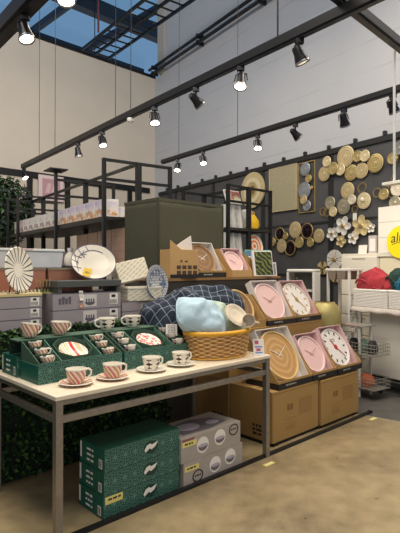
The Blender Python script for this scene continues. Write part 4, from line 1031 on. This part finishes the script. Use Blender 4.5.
# ------------------------------------------------------------------ wall decorations
def wallthing(name, label, cat, a, z, n=.035): return thing(name, label, cat, WL(a, n, z), RW)
RING = {}
def discmat(kind):
    if kind in RING: return RING[kind]
    c = {'gold': ('#c9b67e', '#8c713a', .55), 'pale': ('#e0d2ac', '#c9b07c', .2), 'silver': ('#a9adb3', '#83878f', .7), 'tan': ('#cfbd92', '#b2925e', .3), 'silvergold': ('#b9b29c', '#8f8668', .6), 'cream': ('#e4dac4', '#cdbf9f', .1), 'grey': ('#9a9a96', '#7c7c78', .5), 'mirror': ('#3a2d33', '#1b1620', .8)}[kind]
    m = mat('disc_' + kind, c[0], .12 if kind == 'mirror' else .38, c[2]); t = NT(m); x, y, z = t.xyz()
    RING[kind] = m; return m
def wdisc(o, name, dx, dz, r, kind, y=0, ribs=True):
    ml = discmat(kind); dk = mat('groove_' + kind, {'gold':'#8d7440','pale':'#b99d68','silver':'#7e828a','tan':'#a1814f','silvergold':'#857b5c','cream':'#bfb093','grey':'#757572','mirror':'#b79a5c'}[kind], .45, .4)
    b = MB(); b.X = Matrix.Translation((0,y,0)) @ Matrix.Rotation(PI/2, 4, 'X')
    b.lathe([(0,.0),(r*.96,.0),(r,.006),(r,.012),(r*.93,.017),(r*.5,.012),(r*.2,.014),(0,.02)], 36)
    p = b.build(name, ml, o, loc=(dx, 0, dz), smooth=True)
    if ribs:
        g = MB(); g.X = b.X
        for k in ((.86,.0158),(.6,.0133),(.34,.0128)) if kind != 'mirror' else ((.97,.014),):
            g.tube([(r*k[0]*math.cos(2*PI*i/36), r*k[0]*math.sin(2*PI*i/36), k[1]) for i in range(36)], .003 if kind != 'mirror' else .008, 5, True)
        g.build('ring_groove' if kind != 'mirror' else 'gold_edge', dk, p, smooth=True)
    return p
def cluster(name, label, origin, items, cat='wall art'):
    o = wallthing(name, label, cat, *origin)
    m = MB(); c = [(a-origin[0], z-origin[1]) for a, z, *_ in items]
    for i in range(len(c)-1): m.tube([(c[i][0],.008,c[i][1]),(c[i+1][0],.008,c[i+1][1])], .005, 6)
    m.build('back_wire', GOLD, o)
    for i, (a, z, r, kind) in enumerate(items): wdisc(o, 'disc', a-origin[0], z-origin[1], r, kind, -.006*(i % 4) - (.03 if r < .1 else 0))
    return o
cluster('disc_wall_sculpture', 'gold disc wall sculpture at the top right of the dark wall', (.4,3.0), [(-.007,3.113,.083,'pale'),(-.078,2.938,.118,'tan'),(.34,3.127,.158,'tan'),(.131,2.982,.095,'gold'),(.255,2.946,.09,'pale'),(.574,3.084,.083,'gold'),(.704,3.067,.085,'pale'),(.863,2.938,.132,'gold'),(.431,2.874,.12,'gold'),(.621,2.873,.115,'tan')])
o = cluster('disc_wall_sculpture', 'round disc sculpture with wire spirals in the middle of the dark wall', (.3,2.45), [(.033,2.473,.1,'silvergold'),(.121,2.326,.076,'pale'),(.377,2.615,.124,'tan'),(.485,2.469,.073,'cream'),(.295,2.389,.121,'silvergold'),(.661,2.435,.118,'pale')])
for (a, z, r) in ((-.108,2.347,.075),(-.03,2.326,.075),(.626,2.62,.085),(.879,2.52,.075),(.50,2.33,.06)):
    m = MB(); m.tube([((a-.3)+r*math.cos(2*PI*i/30)*(1-.4*i/60), -.01, (z-2.45)+r*math.sin(2*PI*i/30)*(1-.4*i/60)) for i in range(60)], .0035, 5); m.build('wire_spiral', GOLD, o)
m = MB(); m.lathe([(0,0),(.025,0),(.03,.02),(.015,.035),(0,.036)], 16); m.build('white_knob', CERAM, o, loc=(.361,-.04,-.0), rot=(PI/2,0,0), smooth=True)
cluster('disc_wall_sculpture', 'gold and pale disc sculpture cut by the right picture edge', (1.15,2.6), [(1.142,2.952,.078,'gold'),(1.25,3.069,.095,'grey'),(1.016,2.484,.078,'gold'),(1.193,2.35,.088,'silvergold'),(1.2,2.54,.105,'cream')])
o = wallthing('framed_disc_art', 'thin gold frame holding silver and gold discs', 'wall art', -.46, 2.78)
for (xa, xb, za, zb) in ((-.18,.18,.40,.412),(-.18,.18,-.412,-.4),(-.18,-.168,-.4,.4),(.168,.18,-.4,.4)):
    m = MB(); m.box(xa, xb, -.012, .012, za, zb); m.build('frame_bar', GOLD, o)
m = MB(); m.tube([(0,.005,-.4),(0,.005,.4)], .005, 6); m.build('back_wire', GOLD, o)
for a, z, r, k in ((-.48,3.074,.11,'silver'),(-.393,2.906,.068,'gold'),(-.50,2.727,.138,'silver'),(-.50,2.58,.075,'tan'),(-.44,2.475,.088,'silver'),(-.33,2.753,.028,'pale')): wdisc(o, 'disc', a+.46, z-2.78, r, k, -.012 if r > .08 else -.03)
o = wallthing('canvas_artwork', 'plain beige textured canvas panel on the dark wall', 'wall art', -1.015, 2.82)
CV = mat('beige_canvas', '#a39a7c', .8, 0, .06, 30, .3, 60)
m = MB(); m.box(-.325, .325, -.02, .015, -.365, .375); m.build('canvas', CV, o, bevel=.003)
for (xa, xb, za, zb) in ((-.335,.335,.3755,.388),(-.335,.335,-.378,-.3655),(-.337,-.3255,-.378,.388),(.3255,.337,-.378,.388)):
    m = MB(); m.box(xa, xb, -.024, .016, za, zb); m.build('frame_bar', mat('beige_frame', '#c0b08a', .5), o)
o = wallthing('round_charger', 'large gold round plate with concentric rings above the right rack', 'wall art', -1.80, 2.90, .05)
R = .33
for (r0, r1, c, y) in ((R,.235,'tan',0),(.232,.15,'pale',-.006),(.147,.085,'gold',-.002)):
    m = MB(); m.ring(0, 0, r0, r0-r1, y-.02, y+.01, 48); m.build('ring_band', discmat(c), o)
m = MB(); m.disc(0, 0, .085, .085, -.02, .01, 36); m.build('centre', mat('plate_brown', '#8a6d45', .4, .3), o)
o = wallthing('flower_wall_sculpture', 'white and gold metal flowers on the dark wall above the drawers', 'wall art', .4, 2.0)
def flower(dx, dz, r, pm, cm, n=5, y=-.02):
    p = MB(); p.lathe([(0,0),(.02,0),(r*.25,.01),(r*.2,.02),(0,.024)], 16); ce = p.build('flower_centre', cm, o, loc=(dx, y-.012, dz), rot=(PI/2,0,0), smooth=True)
    for i in range(n):
        a = 2*PI*i/n + dx; b = MB(); b.X = Matrix.Translation((dx+r*.56*math.cos(a), y, dz+r*.56*math.sin(a))) @ Matrix.Rotation(-a, 4, 'Y') @ Matrix.Rotation(PI/2, 4, 'X')
        b.lathe([(0,.0),(r*.3,.004),(r*.44,.014),(r*.42,.018),(r*.2,.008),(0,.005)], 18, 1.0, .85); b.build('petal', pm, o, smooth=True)
CRW = mat('white_metal', '#dedad2', .4, .1); GCR = mat('gold_cream_metal', '#d6c393', .4, .3)
for a, z, r, pm in ((.302,2.099,.15,CRW),(.626,2.078,.16,GCR),(.092,1.991,.11,CRW),(.265,1.876,.1,GCR),(.485,1.911,.1,CRW),(.797,2.038,.075,CRW)): flower(a-.4, z-2.0, r, pm, GOLD)
m = MB(); m.tube([(-.3,.01,0),(-.1,.01,.1),(.23,.01,.08),(.4,.01,.04)], .006); m.tube([(-.1,.01,.1),(-.13,.01,-.12),(.09,.01,-.09)], .006); m.build('stem_wire', GOLD, o)
m = MB(); m.box(.08, .15, -.03, -.028, .16, .27); m.build('hang_tag', WHITE, o)
cluster('mirror_wall_sculpture', 'cluster of gold rimmed dark mirrors low on the wall', (-.6,1.97), [(-1.079,2.054,.11,'mirror'),(-1.231,1.922,.074,'gold'),(-1.03,1.845,.118,'tan'),(-.896,2.01,.062,'gold'),(-.718,2.101,.14,'tan'),(-.824,1.804,.125,'mirror'),(-.581,1.887,.095,'gold'),(-.425,2.067,.125,'mirror'),(-.349,1.878,.075,'gold'),(-.191,1.975,.112,'tan')])
o = wallthing('pinwheel_wall_sculpture', 'white and gold pinwheel flowers on the wall behind the cart', 'wall art', .15, 1.5)
def pin(dx, dz, r, c0, c1, n=12, y=-.02):
    for i in range(n):
        a = 2*PI*i/n; w = PI/n*.94
        b = MB(); P = [(dx+.02*math.cos(a), dz+.02*math.sin(a))] + [(dx+r*math.cos(a+w*k), dz+r*math.sin(a+w*k)) for k in (-.95,-.5,0,.5,.95)]
        b.prism(P, y-.004-.006*(i % 2), y+.004); b.build('blade', c0 if i % 3 else c1, o)
    b = MB(); b.lathe([(0,0),(r*.24,.0),(r*.18,.014),(0,.018)], 18); b.build('flower_centre', GOLD, o, loc=(dx,y-.011,dz), rot=(PI/2,0,0), smooth=True)
GB = mat('dark_bronze', '#6e6038', .4, .5)
pin(-.01,.098,.15,CRW,CREAM,12,-.03); pin(.134,.075,.11,GCR,GB,10,-.005); pin(-.258,-.031,.105,GCR,GB,12); pin(0,-.152,.1,GCR,GB,12); pin(.217,-.134,.075,CRW,GCR,10)
m = MB(); m.tube([(-.258,.01,-.031),(0,.01,.098),(.134,.01,.075),(.217,.01,-.134),(0,.01,-.152)], .006); m.build('back_wire', GOLD, o)
o = thing('poster', 'pink and white framed poster on the far left wall behind the rack', 'poster', LW(2.85, .07, 2.86), RL)
m = MB(); m.box(-.28, .28, -.01, .015, 0, .52); m.build('frame', mat('poster_white', '#d9c5c4', .5), o)
m = MB(); m.box(-.2, .2, -.012, -.01, .07, .45); m.cm = 1
for xx in (-.08, .05): m.prism([(xx-.06,.15),(xx+.04,.15),(xx+.08,.36),(xx+.0,.36)], -.014, -.012)
m.build('pink_print', [mat('poster_pink', '#b98f95', .5), mat('poster_light', '#d3b3b6', .5)], o)
# artificial tree behind the left rack
o = thing('artificial_tree', 'tall dark green artificial tree behind the left end of the rack', 'tree', (-3.6, 9.05, 0), 0)
m = MB(); m.tube([(0,0,0),(.03,.02,1.0),(-.02,0,2.0),(.05,.03,2.7)], [.06,.05,.04,.015], 10); m.build('trunk', mat('bark', '#4a3a2a', .8), o, smooth=True)
def tp():
    while True:
        v = Vector((random.uniform(-1,1), random.uniform(-1,1), random.uniform(-1,1)))
        if .35 < v.length < 1: break
    return Vector((v.x*.56, v.y*.36, 2.5+v.z*.66)), v.normalized()
random.seed(11)
TLEAF = [mat('tree_leaf_dark', '#14291a', .5), mat('tree_leaf_mid', '#1f3a20', .5), mat('tree_leaf_light', '#3a5a2c', .5), mat('tree_leaf_deep', '#0c1a0e', .6)]  # leaf colours darkened to carry the backlit shade of the tree
tag(leaves(2900, tp, .05, 'x').build('foliage', TLEAF, o), kind='stuff')

# ------------------------------------------------------------------ right hand corner
WM = mat('white_painted_metal', '#d6d3cc', .4); WL_ = mat('white_laminate', '#d9d3c3', .5)
def WT(a, n, z=0): return WL(a, n, z)
o = thing('gold_vase', 'tall gold metal vase behind the clock cartons', 'vase', (1.47, 5.84, 0), 0)
m = MB(); m.lathe([(0,0),(.11,0),(.13,.2),(.19,.7),(.2,.92),(.17,1.02),(.12,1.07),(.11,1.07),(.13,1.02),(.0,.9)], 28); m.build('vase_body', mat('olive_gold', '#a39660', .45, .4, .1, 8), o, smooth=True)
m = MB(); m.shell([(.1205,1.066),(.124,1.073),(.109,1.075)], 28); m.build('lip', GOLDP, o, smooth=True)
o = thing('white_cabinet', 'white rounded metal cabinet frame with dark open front behind the top row', 'cabinet', (1.10, 6.28, 0), RW+.5)
wc = .36
m = MB(); m.box(0,.03,0,.3,0,1.42); m.build('side_panel', WM, o, bevel=.008)
m = MB(); m.box(wc-.03,wc,0,.3,0,1.42); m.build('side_panel', WM, o, bevel=.008)
m = MB(); m.box(0,wc,0,.3,1.42,1.46); m.build('top_panel', WM, o, bevel=.015)
m = MB(); m.box(.03,wc-.03,.28,.3,0,1.42); m.build('back_panel', mat('grey_inner', '#7d7c78', .6), o)
for z in (.4, .8, 1.18):
    m = MB(); m.box(.03,wc-.03,.01,.28,z,z+.02); m.build('shelf', WM, o)
o = thing('dark_ornament', 'small dark ornament inside the white cabinet', 'ornament', (1.10+.13, 6.28+.0, 1.2005), RW+.5)
m = MB(); m.lathe([(0,0),(.05,0),(.07,.03),(.03,.07),(.045,.1),(.02,.13),(0,.135)], 18); m.build('ornament_body', mat('ornament_black', '#2a2624', .4), o, smooth=True)
m = MB(); m.lathe([(0,.135),(.012,.137),(.012,.15),(0,.155)], 10); m.build('finial', GOLD, o, smooth=True)
# cart
o = thing('white_cart', 'white metal cart with two taupe bins behind the station clock', 'cart', WL(.80, .98, 0), RW)
for x, y in ((0,0),(.34,0),(0,.22),(.34,.22)):
    m = MB(); m.box(x, x+.03, y, y+.03, 0, 1.44); m.build('post', WM, o, bevel=.004)
for z in (1.44, .55):
    m = MB(); m.box(-.01, .38, -.01, .26, z, z+.03); m.build('shelf', WM, o, bevel=.004)
for x in (.04, .19):
    m = MB(); m.prism([(x,1.437),(x+.14,1.437),(x+.125,1.33),(x+.015,1.33)], -.03, .2); m.build('taupe_bin', mat('taupe_plastic', '#77695c', .6), o)
o = thing('wire_stand', 'white wire stand with two baskets beside the cartons at right', 'stand', (1.665, 5.86, 0), RW)
for x in (0, .26):
    for y in (0, .2):
        m = MB(); m.box(x, x+.022, y, y+.022, 0, .80); m.build('post', WM, o, bevel=.003)
m = MB(); m.box(-.02, .32, -.015, .24, .80, .815); m.build('top_shelf', mat('grey_wire', '#9a978f', .4, .4), o)
m = MB(); m.box(.03, .25, -.018, -.0155, .73, .795); m.cm = 1; strokes(m, .05, .785, .18, .016, 3, -.0195, -.018); m.build('sign_card', [mat('grey_sign', '#8b827c', .5), WHITE], o)
m = MB(); m.box(.0, .28, -.0125, -.01, .8155, .83); m.build('pink_strip', mat('pink_label', '#d8b3ae', .5), o)
WIRE = mat('grey_wire', '#9a978f', .4, .4)
for z, nm in ((.50,'mid'), (.12,'low')):
    m = MB()
    for zz in (z, z+.04, z+.08, z+.12):
        m.tube([(.03,-.03,zz),(.5,-.03,zz),(.5,.25,zz),(.03,.25,zz)], .004, 5, True)
    for i in range(12): m.tube([(.03+.0427*i,-.03,z),(.03+.0427*i,-.03,z+.12)], .003, 5)
    for i in range(8): m.tube([(.5,-.03+.04*i,z),(.5,-.03+.04*i,z+.12)], .003, 5)
    m.box(.03, .5, -.03, .25, z-.006, z); m.build('wire_basket', WIRE, o)
for i, (x, col, lab) in enumerate(((.12,'#25282a','dark rolled item in the upper wire basket, left'), (.25,'#5e7668','green rolled item in the upper wire basket, middle'), (.38,'#222326','dark rolled item in the upper wire basket, right'))):
    p = Vector((1.665, 5.86)) + WX*x + WY*.1
    m = MB(); m.lathe([(0,0),(.045,.005),(.055,.04),(.05,.1),(.03,.15),(0,.155)], 16, 1, 1.3); tag(m.build('rolled_item', mat('item_%d' % i, col, .7), loc=(p.x,p.y,.501), rot=(0,0,RW), smooth=True), lab, 'bundle', 'items in the wire stand')
p = Vector((1.665, 5.86)) + WX*.3 + WY*.1
m = MB(); m.lathe([(0,0),(.06,.0),(.08,.05),(.06,.12),(0,.15)], 18, 1.4, 1); tag(m.build('orange_bundle', mat('item_orange', '#b5603c', .7), loc=(p.x,p.y,.121), rot=(0,0,RW), smooth=True), 'orange red bundle in the lower wire basket', 'bundle')
# drawers, stack of white boxes
o = thing('drawer_tower', 'white drawer tower against the wall behind the baskets', 'drawers', WL(.52, .36, 0), RW)
m = MB(); m.box(0, .62, 0, .3, 0, 1.67); m.build('body', WL_, o, bevel=.004)
for i in range(6):
    z0 = 1.635-.27*(i+1)
    m = MB(); m.box(.015, .605, -.016, -.0005, z0+.008, z0+.262); d_ = m.build('drawer', WL_, o, bevel=.004)
    m = MB(); m.box(.2, .42, -.02, -.016, z0+.225, z0+.245); m.build('handle_slot', mat('slot_shadow', '#a8a293', .6), d_)
o = thing('drawer_tower', 'cream drawer tower right of the white one, partly behind the sign', 'drawers', WL(1.15, .36, 0), RW)
m = MB(); m.box(0, 1.0, 0, .3, 0, 1.62); m.build('body', mat('cream_laminate_b', '#d8d0b4', .5), o, bevel=.004)
for i in range(5):
    z0 = 1.6-.3*(i+1)
    m = MB(); m.box(.015, .985, -.016, -.0005, z0+.008, z0+.292); d_ = m.build('drawer', mat('cream_laminate_b', '#d8d0b4', .5), o, bevel=.004)
    m = MB(); m.box(.35, .65, -.02, -.016, z0+.25, z0+.27); m.build('handle_slot', mat('slot_shadow', '#a8a293', .6), d_)
o = thing('white_storage_box', 'large white paneled box on the cream drawers at the right edge', 'box', WL(1.13, .36, 1.6705), RW)
m = MB(); m.box(0, 1.0, 0, .28, 0.0, .60); m.build('body', mat('bright_white_board', '#e2ddd2', .5), o, bevel=.004)
m = MB()
for z in (.2, .4): m.box(.01, .99, -.0012, 0, z-.003, z+.003)
m.build('panel_groove', mat('slot_shadow', '#a8a293', .6), o)
o = thing('white_board_spacer', 'thin white board under the large paneled box', 'board', WL(1.13, .36, 1.6205), RW)
m = MB(); m.box(0, 1.0, -.02, .28, 0, .045); m.build('board', mat('bright_white_board', '#e2ddd2', .5), o)
m = MB(); m.box(0, 1.0, -.024, -.0205, .005, .04); m.build('edge_band', WL_, o)
o = thing('price_card', 'white blank card standing on the white drawer tower', 'price card', WL(.83, .3, 1.6705), 0, rot=(-.15,0,RW))
m = MB(); m.box(-.07, .07, 0, .004, 0, .12); m.build('card', mat('bright_white_board', '#e2ddd2', .5), o)
m = MB(); m.box(-.05, .05, .004, .04, 0, .006); m.build('foot', WL_, o)
o = thing('acrylic_holder', 'greyish translucent box beside the large white box', 'holder', WL(1.0, .3, 1.6705), RW)
m = MB(); m.box(-.07, .06, 0, .1, 0, .24); m.build('body', mat('grey_pink_acrylic', '#c4b9b4', .25), o, bevel=.004)
m = MB(); m.box(-.05, .04, -.002, 0, .03, .2); m.build('insert', WHITE, o)
# yellow sign
o = thing('round_sign', 'round bright yellow sign with black lettering at the right edge', 'sign', WL(1.50, .40, 1.80), RW)
m = MB(); m.disc(0, 0, .205, .205, -.008, .0, 48); m.build('sign_disc', mat('sign_yellow', '#ecd80c', .45), o)
m = MB(); P = [(-.13+.26*i/16, -.0095, -.03+.03*math.sin(PI*i/16)*1.0) for i in range(17)]; m.tube(P, .004, 6); m.build('underline', BLACK, o)
fc = bpy.data.curves.new('sign_text', 'FONT'); fc.body = 'al\u0131\u015f'; fc.size = .17; fc.extrude = .001; fc.align_x = 'CENTER'; fc.shear = .25
fo = bpy.data.objects.new('sign_text_src', fc); COL.objects.link(fo); bpy.context.view_layer.update()
me = bpy.data.meshes.new_from_object(fo.evaluated_get(bpy.context.evaluated_depsgraph_get())); bpy.data.objects.remove(fo)
me.materials.clear(); me.materials.append(BLACK)
to = bpy.data.objects.new('lettering', me); COL.objects.link(to); to.parent = o; to.location = (-.03, -.0095, .01); to.rotation_euler = (PI/2, -.14, 0)
# counter with cloth, baskets and hats
o = thing('white_counter', 'white counter on a black frame with castors at the right edge', 'counter', WL(1.22, .93, 0), RW)
m = MB(); m.box(-.04, 1.2, 0, .5, .965, .985); m.build('top', WL_, o, bevel=.003)
for i, x in enumerate((.18, .62)):
    m = MB(); m.box(x, x+.43, .06, .48, .18, .9645); m.build('panel', mat('white_panel', '#cbc6bc', .35), o, bevel=.012)
m = MB(); m.box(.60, .63, .045, .0595, .2, .96); m.box(.17, .19, .045, .0595, .2, .96); m.build('edge_strip', WM, o, bevel=.004)
for (xa, xb, ya, yb) in ((-.04,1.2,.0,.03),(-.04,1.2,.36,.39),(-.04,-.01,.03,.36),(1.17,1.2,.03,.36)):
    m = MB(); m.box(xa, xb, ya, yb, .085, .11); m.build('base_bar', BMETAL, o)
for x in (-.03, 1.1):
    for y in (.02, .47):
        m = MB(); m.box(x, x+.03, y, y+.025, .111 if y < .1 else .11, .9645); m.build('leg', WM, o)
for x in (.05, .35, 1.0):
    m = MB(); m.X = Matrix.Translation((x, .015, .038)) @ Matrix.Rotation(PI/2, 4, 'Y'); m.lathe([(0,-.015),(.034,-.015),(.038,-.008),(.038,.008),(.034,.015),(0,.015)], 18); m.X = Matrix(); m.box(x-.012, x+.012, .005, .025, .077, .085); m.build('castor', BLACK, o, smooth=True)
o = thing('shaggy_cloth', 'pale grey fluffy cloth draped over the counter edge', 'cloth', WL(1.185, .96, 0), RW)
m = MB(); n = 40; vs = []; fs = []
prof = [(.45,.0),(.2,.0),(.03,.0),(0.005,-.008),(-.012,-.03),(-.016,-.06)]
for i in range(n+1):
    x = 1.3*i/n
    for k, (y, z) in enumerate(prof):
        vs.append((x, y, .992 + z*(1+.7*noise.noise(Vector((x*5,0,1)))) + .005*noise.noise(Vector((x*30, y*30, 0)))))
for i in range(n):
    for k in range(5): q = i*6+k; fs.append((q, q+6, q+7, q+1))
m._a(vs, fs); b = m.build('cloth_sheet', mat('fluffy_cloth', '#b5aca4', .95, 0, .2, 40, .8, 120), o, smooth=True); so = b.modifiers.new('thick', 'SOLIDIFY'); so.thickness = .012; so.offset = 1
def wbasket(label, a, w_):
    o = thing('white_basket', label, 'basket', WL(a, .93, 1.008), RW, 'white woven baskets on the counter')
    m = MB(); H = .2; D = .32
    for r in range(11):
        z = .008 + (H-.02)*r/10
        P = []
        N = 30
        for i in range(N): P.append((w_*i/N, -.004*(1 if (i+r) % 2 else -1), z))
        for i in range(14): P.append((w_+.004*(1 if (i+r) % 2 else -1), D*i/14, z))
        for i in range(N): P.append((w_-w_*i/N, D+.004*(1 if (i+r) % 2 else -1), z))
        for i in range(14): P.append((-.004*(1 if (i+r) % 2 else -1), D-D*i/14, z))
        m.tube(P, .0085, 5, True)
    m.build('woven_side', mat('white_weave', '#dcd8d2', .6), o)
    m = MB(); m.tube([(0,0,H),(w_,0,H),(w_,D,H),(0,D,H)], .013, 8, True); m.build('rim', mat('white_weave', '#dcd8d2', .6), o)
    m = MB(); m.box(.008, w_-.008, .008, D-.008, 0, .01); m.build('base', mat('white_weave', '#dcd8d2', .6), o)
    m = MB(); m.box(.008, w_-.008, .012, .014, .01, H-.01); m.box(.008, w_-.008, D-.014, D-.012, .01, H-.01); m.box(.01,.012,.014,D-.014,.01,H-.01); m.box(w_-.012,w_-.01,.014,D-.014,.01,H-.01); m.build('lining', mat('basket_lining', '#b9b5ae', .8), o)
wbasket('white woven basket holding the red knitwear', 1.20, .47)
wbasket('white woven basket cut by the right edge holding blue and green knitwear', 1.70, .5)
def knit(name, label, a, n, z, sx, sy, sz, col, seed, group=None):
    o = thing(name, label, 'knitwear', WL(a, n, z), RW)
    m = MB(); N = 30; K = 16; vs = []; fs = []
    for j in range(K+1):
        ph = PI*j/K
        for i in range(N):
            th = 2*PI*i/N; p = Vector((math.sin(ph)*math.cos(th), math.sin(ph)*math.sin(th), -math.cos(ph)))
            d = 1 + .28*noise.noise(p*1.7+Vector((seed,0,0))) + .12*noise.noise(p*5+Vector((seed,3,0)))
            vs.append((p.x*sx*d, p.y*sy*d, max(-.12, p.z*sz*d)))
    for j in range(K):
        for i in range(N): fs.append((j*N+i, j*N+(i+1) % N, (j+1)*N+(i+1) % N, (j+1)*N+i))
    m._a(vs, fs); m.build('fabric', mat('knit_'+name, col, .95, 0, .18, 25, .6, 90), o, smooth=True)
    m = MB(); m.tube([(sx*.9*math.cos(a_)*.8, -sy*.98, .02+sz*.3*math.sin(a_*2)) for a_ in [PI+PI*i/14 for i in range(15)]], .012, 6); m.build('folded_edge', mat('knit_'+name, col, .95), o, smooth=True)
    return o
knit('red_knitwear', 'red knitted heap with dark writing in the white basket', 1.40, .77, 1.26, .27, .14, .19, '#982b35', 1)
knit('green_hat', 'dark green knitted hat beside the red heap', 1.69, .74, 1.31, .13, .11, .15, '#16332c', 4)
knit('blue_knitwear', 'teal blue knitted heap at the right picture edge', 1.90, .80, 1.25, .17, .13, .15, '#1c6483', 7)
# hanging white rod and board
o = thing('hanging_rack_board', 'white hanging board on a thin white rod at the upper right', 'hanging sign', (1.60, 4.06, 2.17), RW)
m = MB(); m.tube([(0,0,.025),(.0,0,1.10)], .011, 10); m.build('rod', mat('white_rod', '#dcdad6', .4), o)
m = MB(); m.box(-.09, .5, -.04, .04, 0, .025); m.build('board', mat('bright_white_board', '#e2ddd2', .5), o, bevel=.003)

# ------------------------------------------------------------------ light
w = bpy.data.worlds.new('sky'); SC.world = w; w.use_nodes = True
bg = w.node_tree.nodes['Background']; bg.inputs[0].default_value = lin('#d3d8e0'); bg.inputs[1].default_value = .62
def area(x, y, z, sx, sy, e, col=(1,.93,.82), rot=(0,0,0), spread=180):
    L = bpy.data.lights.new('added_area_light', 'AREA'); L.shape = 'RECTANGLE'; L.size = sx; L.size_y = sy; L.energy = e; L.color = col; L.spread = math.radians(spread)
    o = bpy.data.objects.new('added_area_light', L); COL.objects.link(o); o.location = (x,y,z); o.rotation_euler = rot
W_C = (1, .87, .70)  # warm overhead area lights, added out of view as general lighting
area(.6, 1.2, 5.6, 3.0, 1.2, 135, W_C)
area(-1.6, 3.2, 5.8, 2.2, 1.2, 115, W_C)
area(2.2, 4.4, 5.6, 2.4, 1.2, 120, W_C)
area(-1.2, 6.6, 5.6, 2.6, 1.2, 80, W_C)
# unseen lamps added high behind the camera to brighten the far walls
area(-1.5, -1.0, 6.5, 4, 1.2, 115, (1,.96,.92), (math.radians(85), 0, math.radians(10)), 75)
area(3.0, -1.0, 6.5, 3, 1.2, 55, (.93,.97,1), (math.radians(82), 0, math.radians(-12)), 80)

cam = bpy.data.cameras.new('camera'); co = bpy.data.objects.new('camera', cam); COL.objects.link(co)
co.location = (0, 0, 1.5); co.rotation_euler = (PI/2, 0, 0)
cam.sensor_fit = 'HORIZONTAL'; cam.sensor_width = 36; cam.lens = 36*493/400; cam.shift_y = -.5/400; cam.clip_start = .05
SC.camera = co
SC.view_settings.view_transform = 'Standard'; SC.view_settings.look = 'None'; SC.view_settings.gamma = 1; SC.view_settings.use_curve_mapping = False
SC.view_settings.exposure = 0
SC.cycles.use_denoising = True
SC.cycles.max_bounces = 8; SC.cycles.transparent_max_bounces = 12
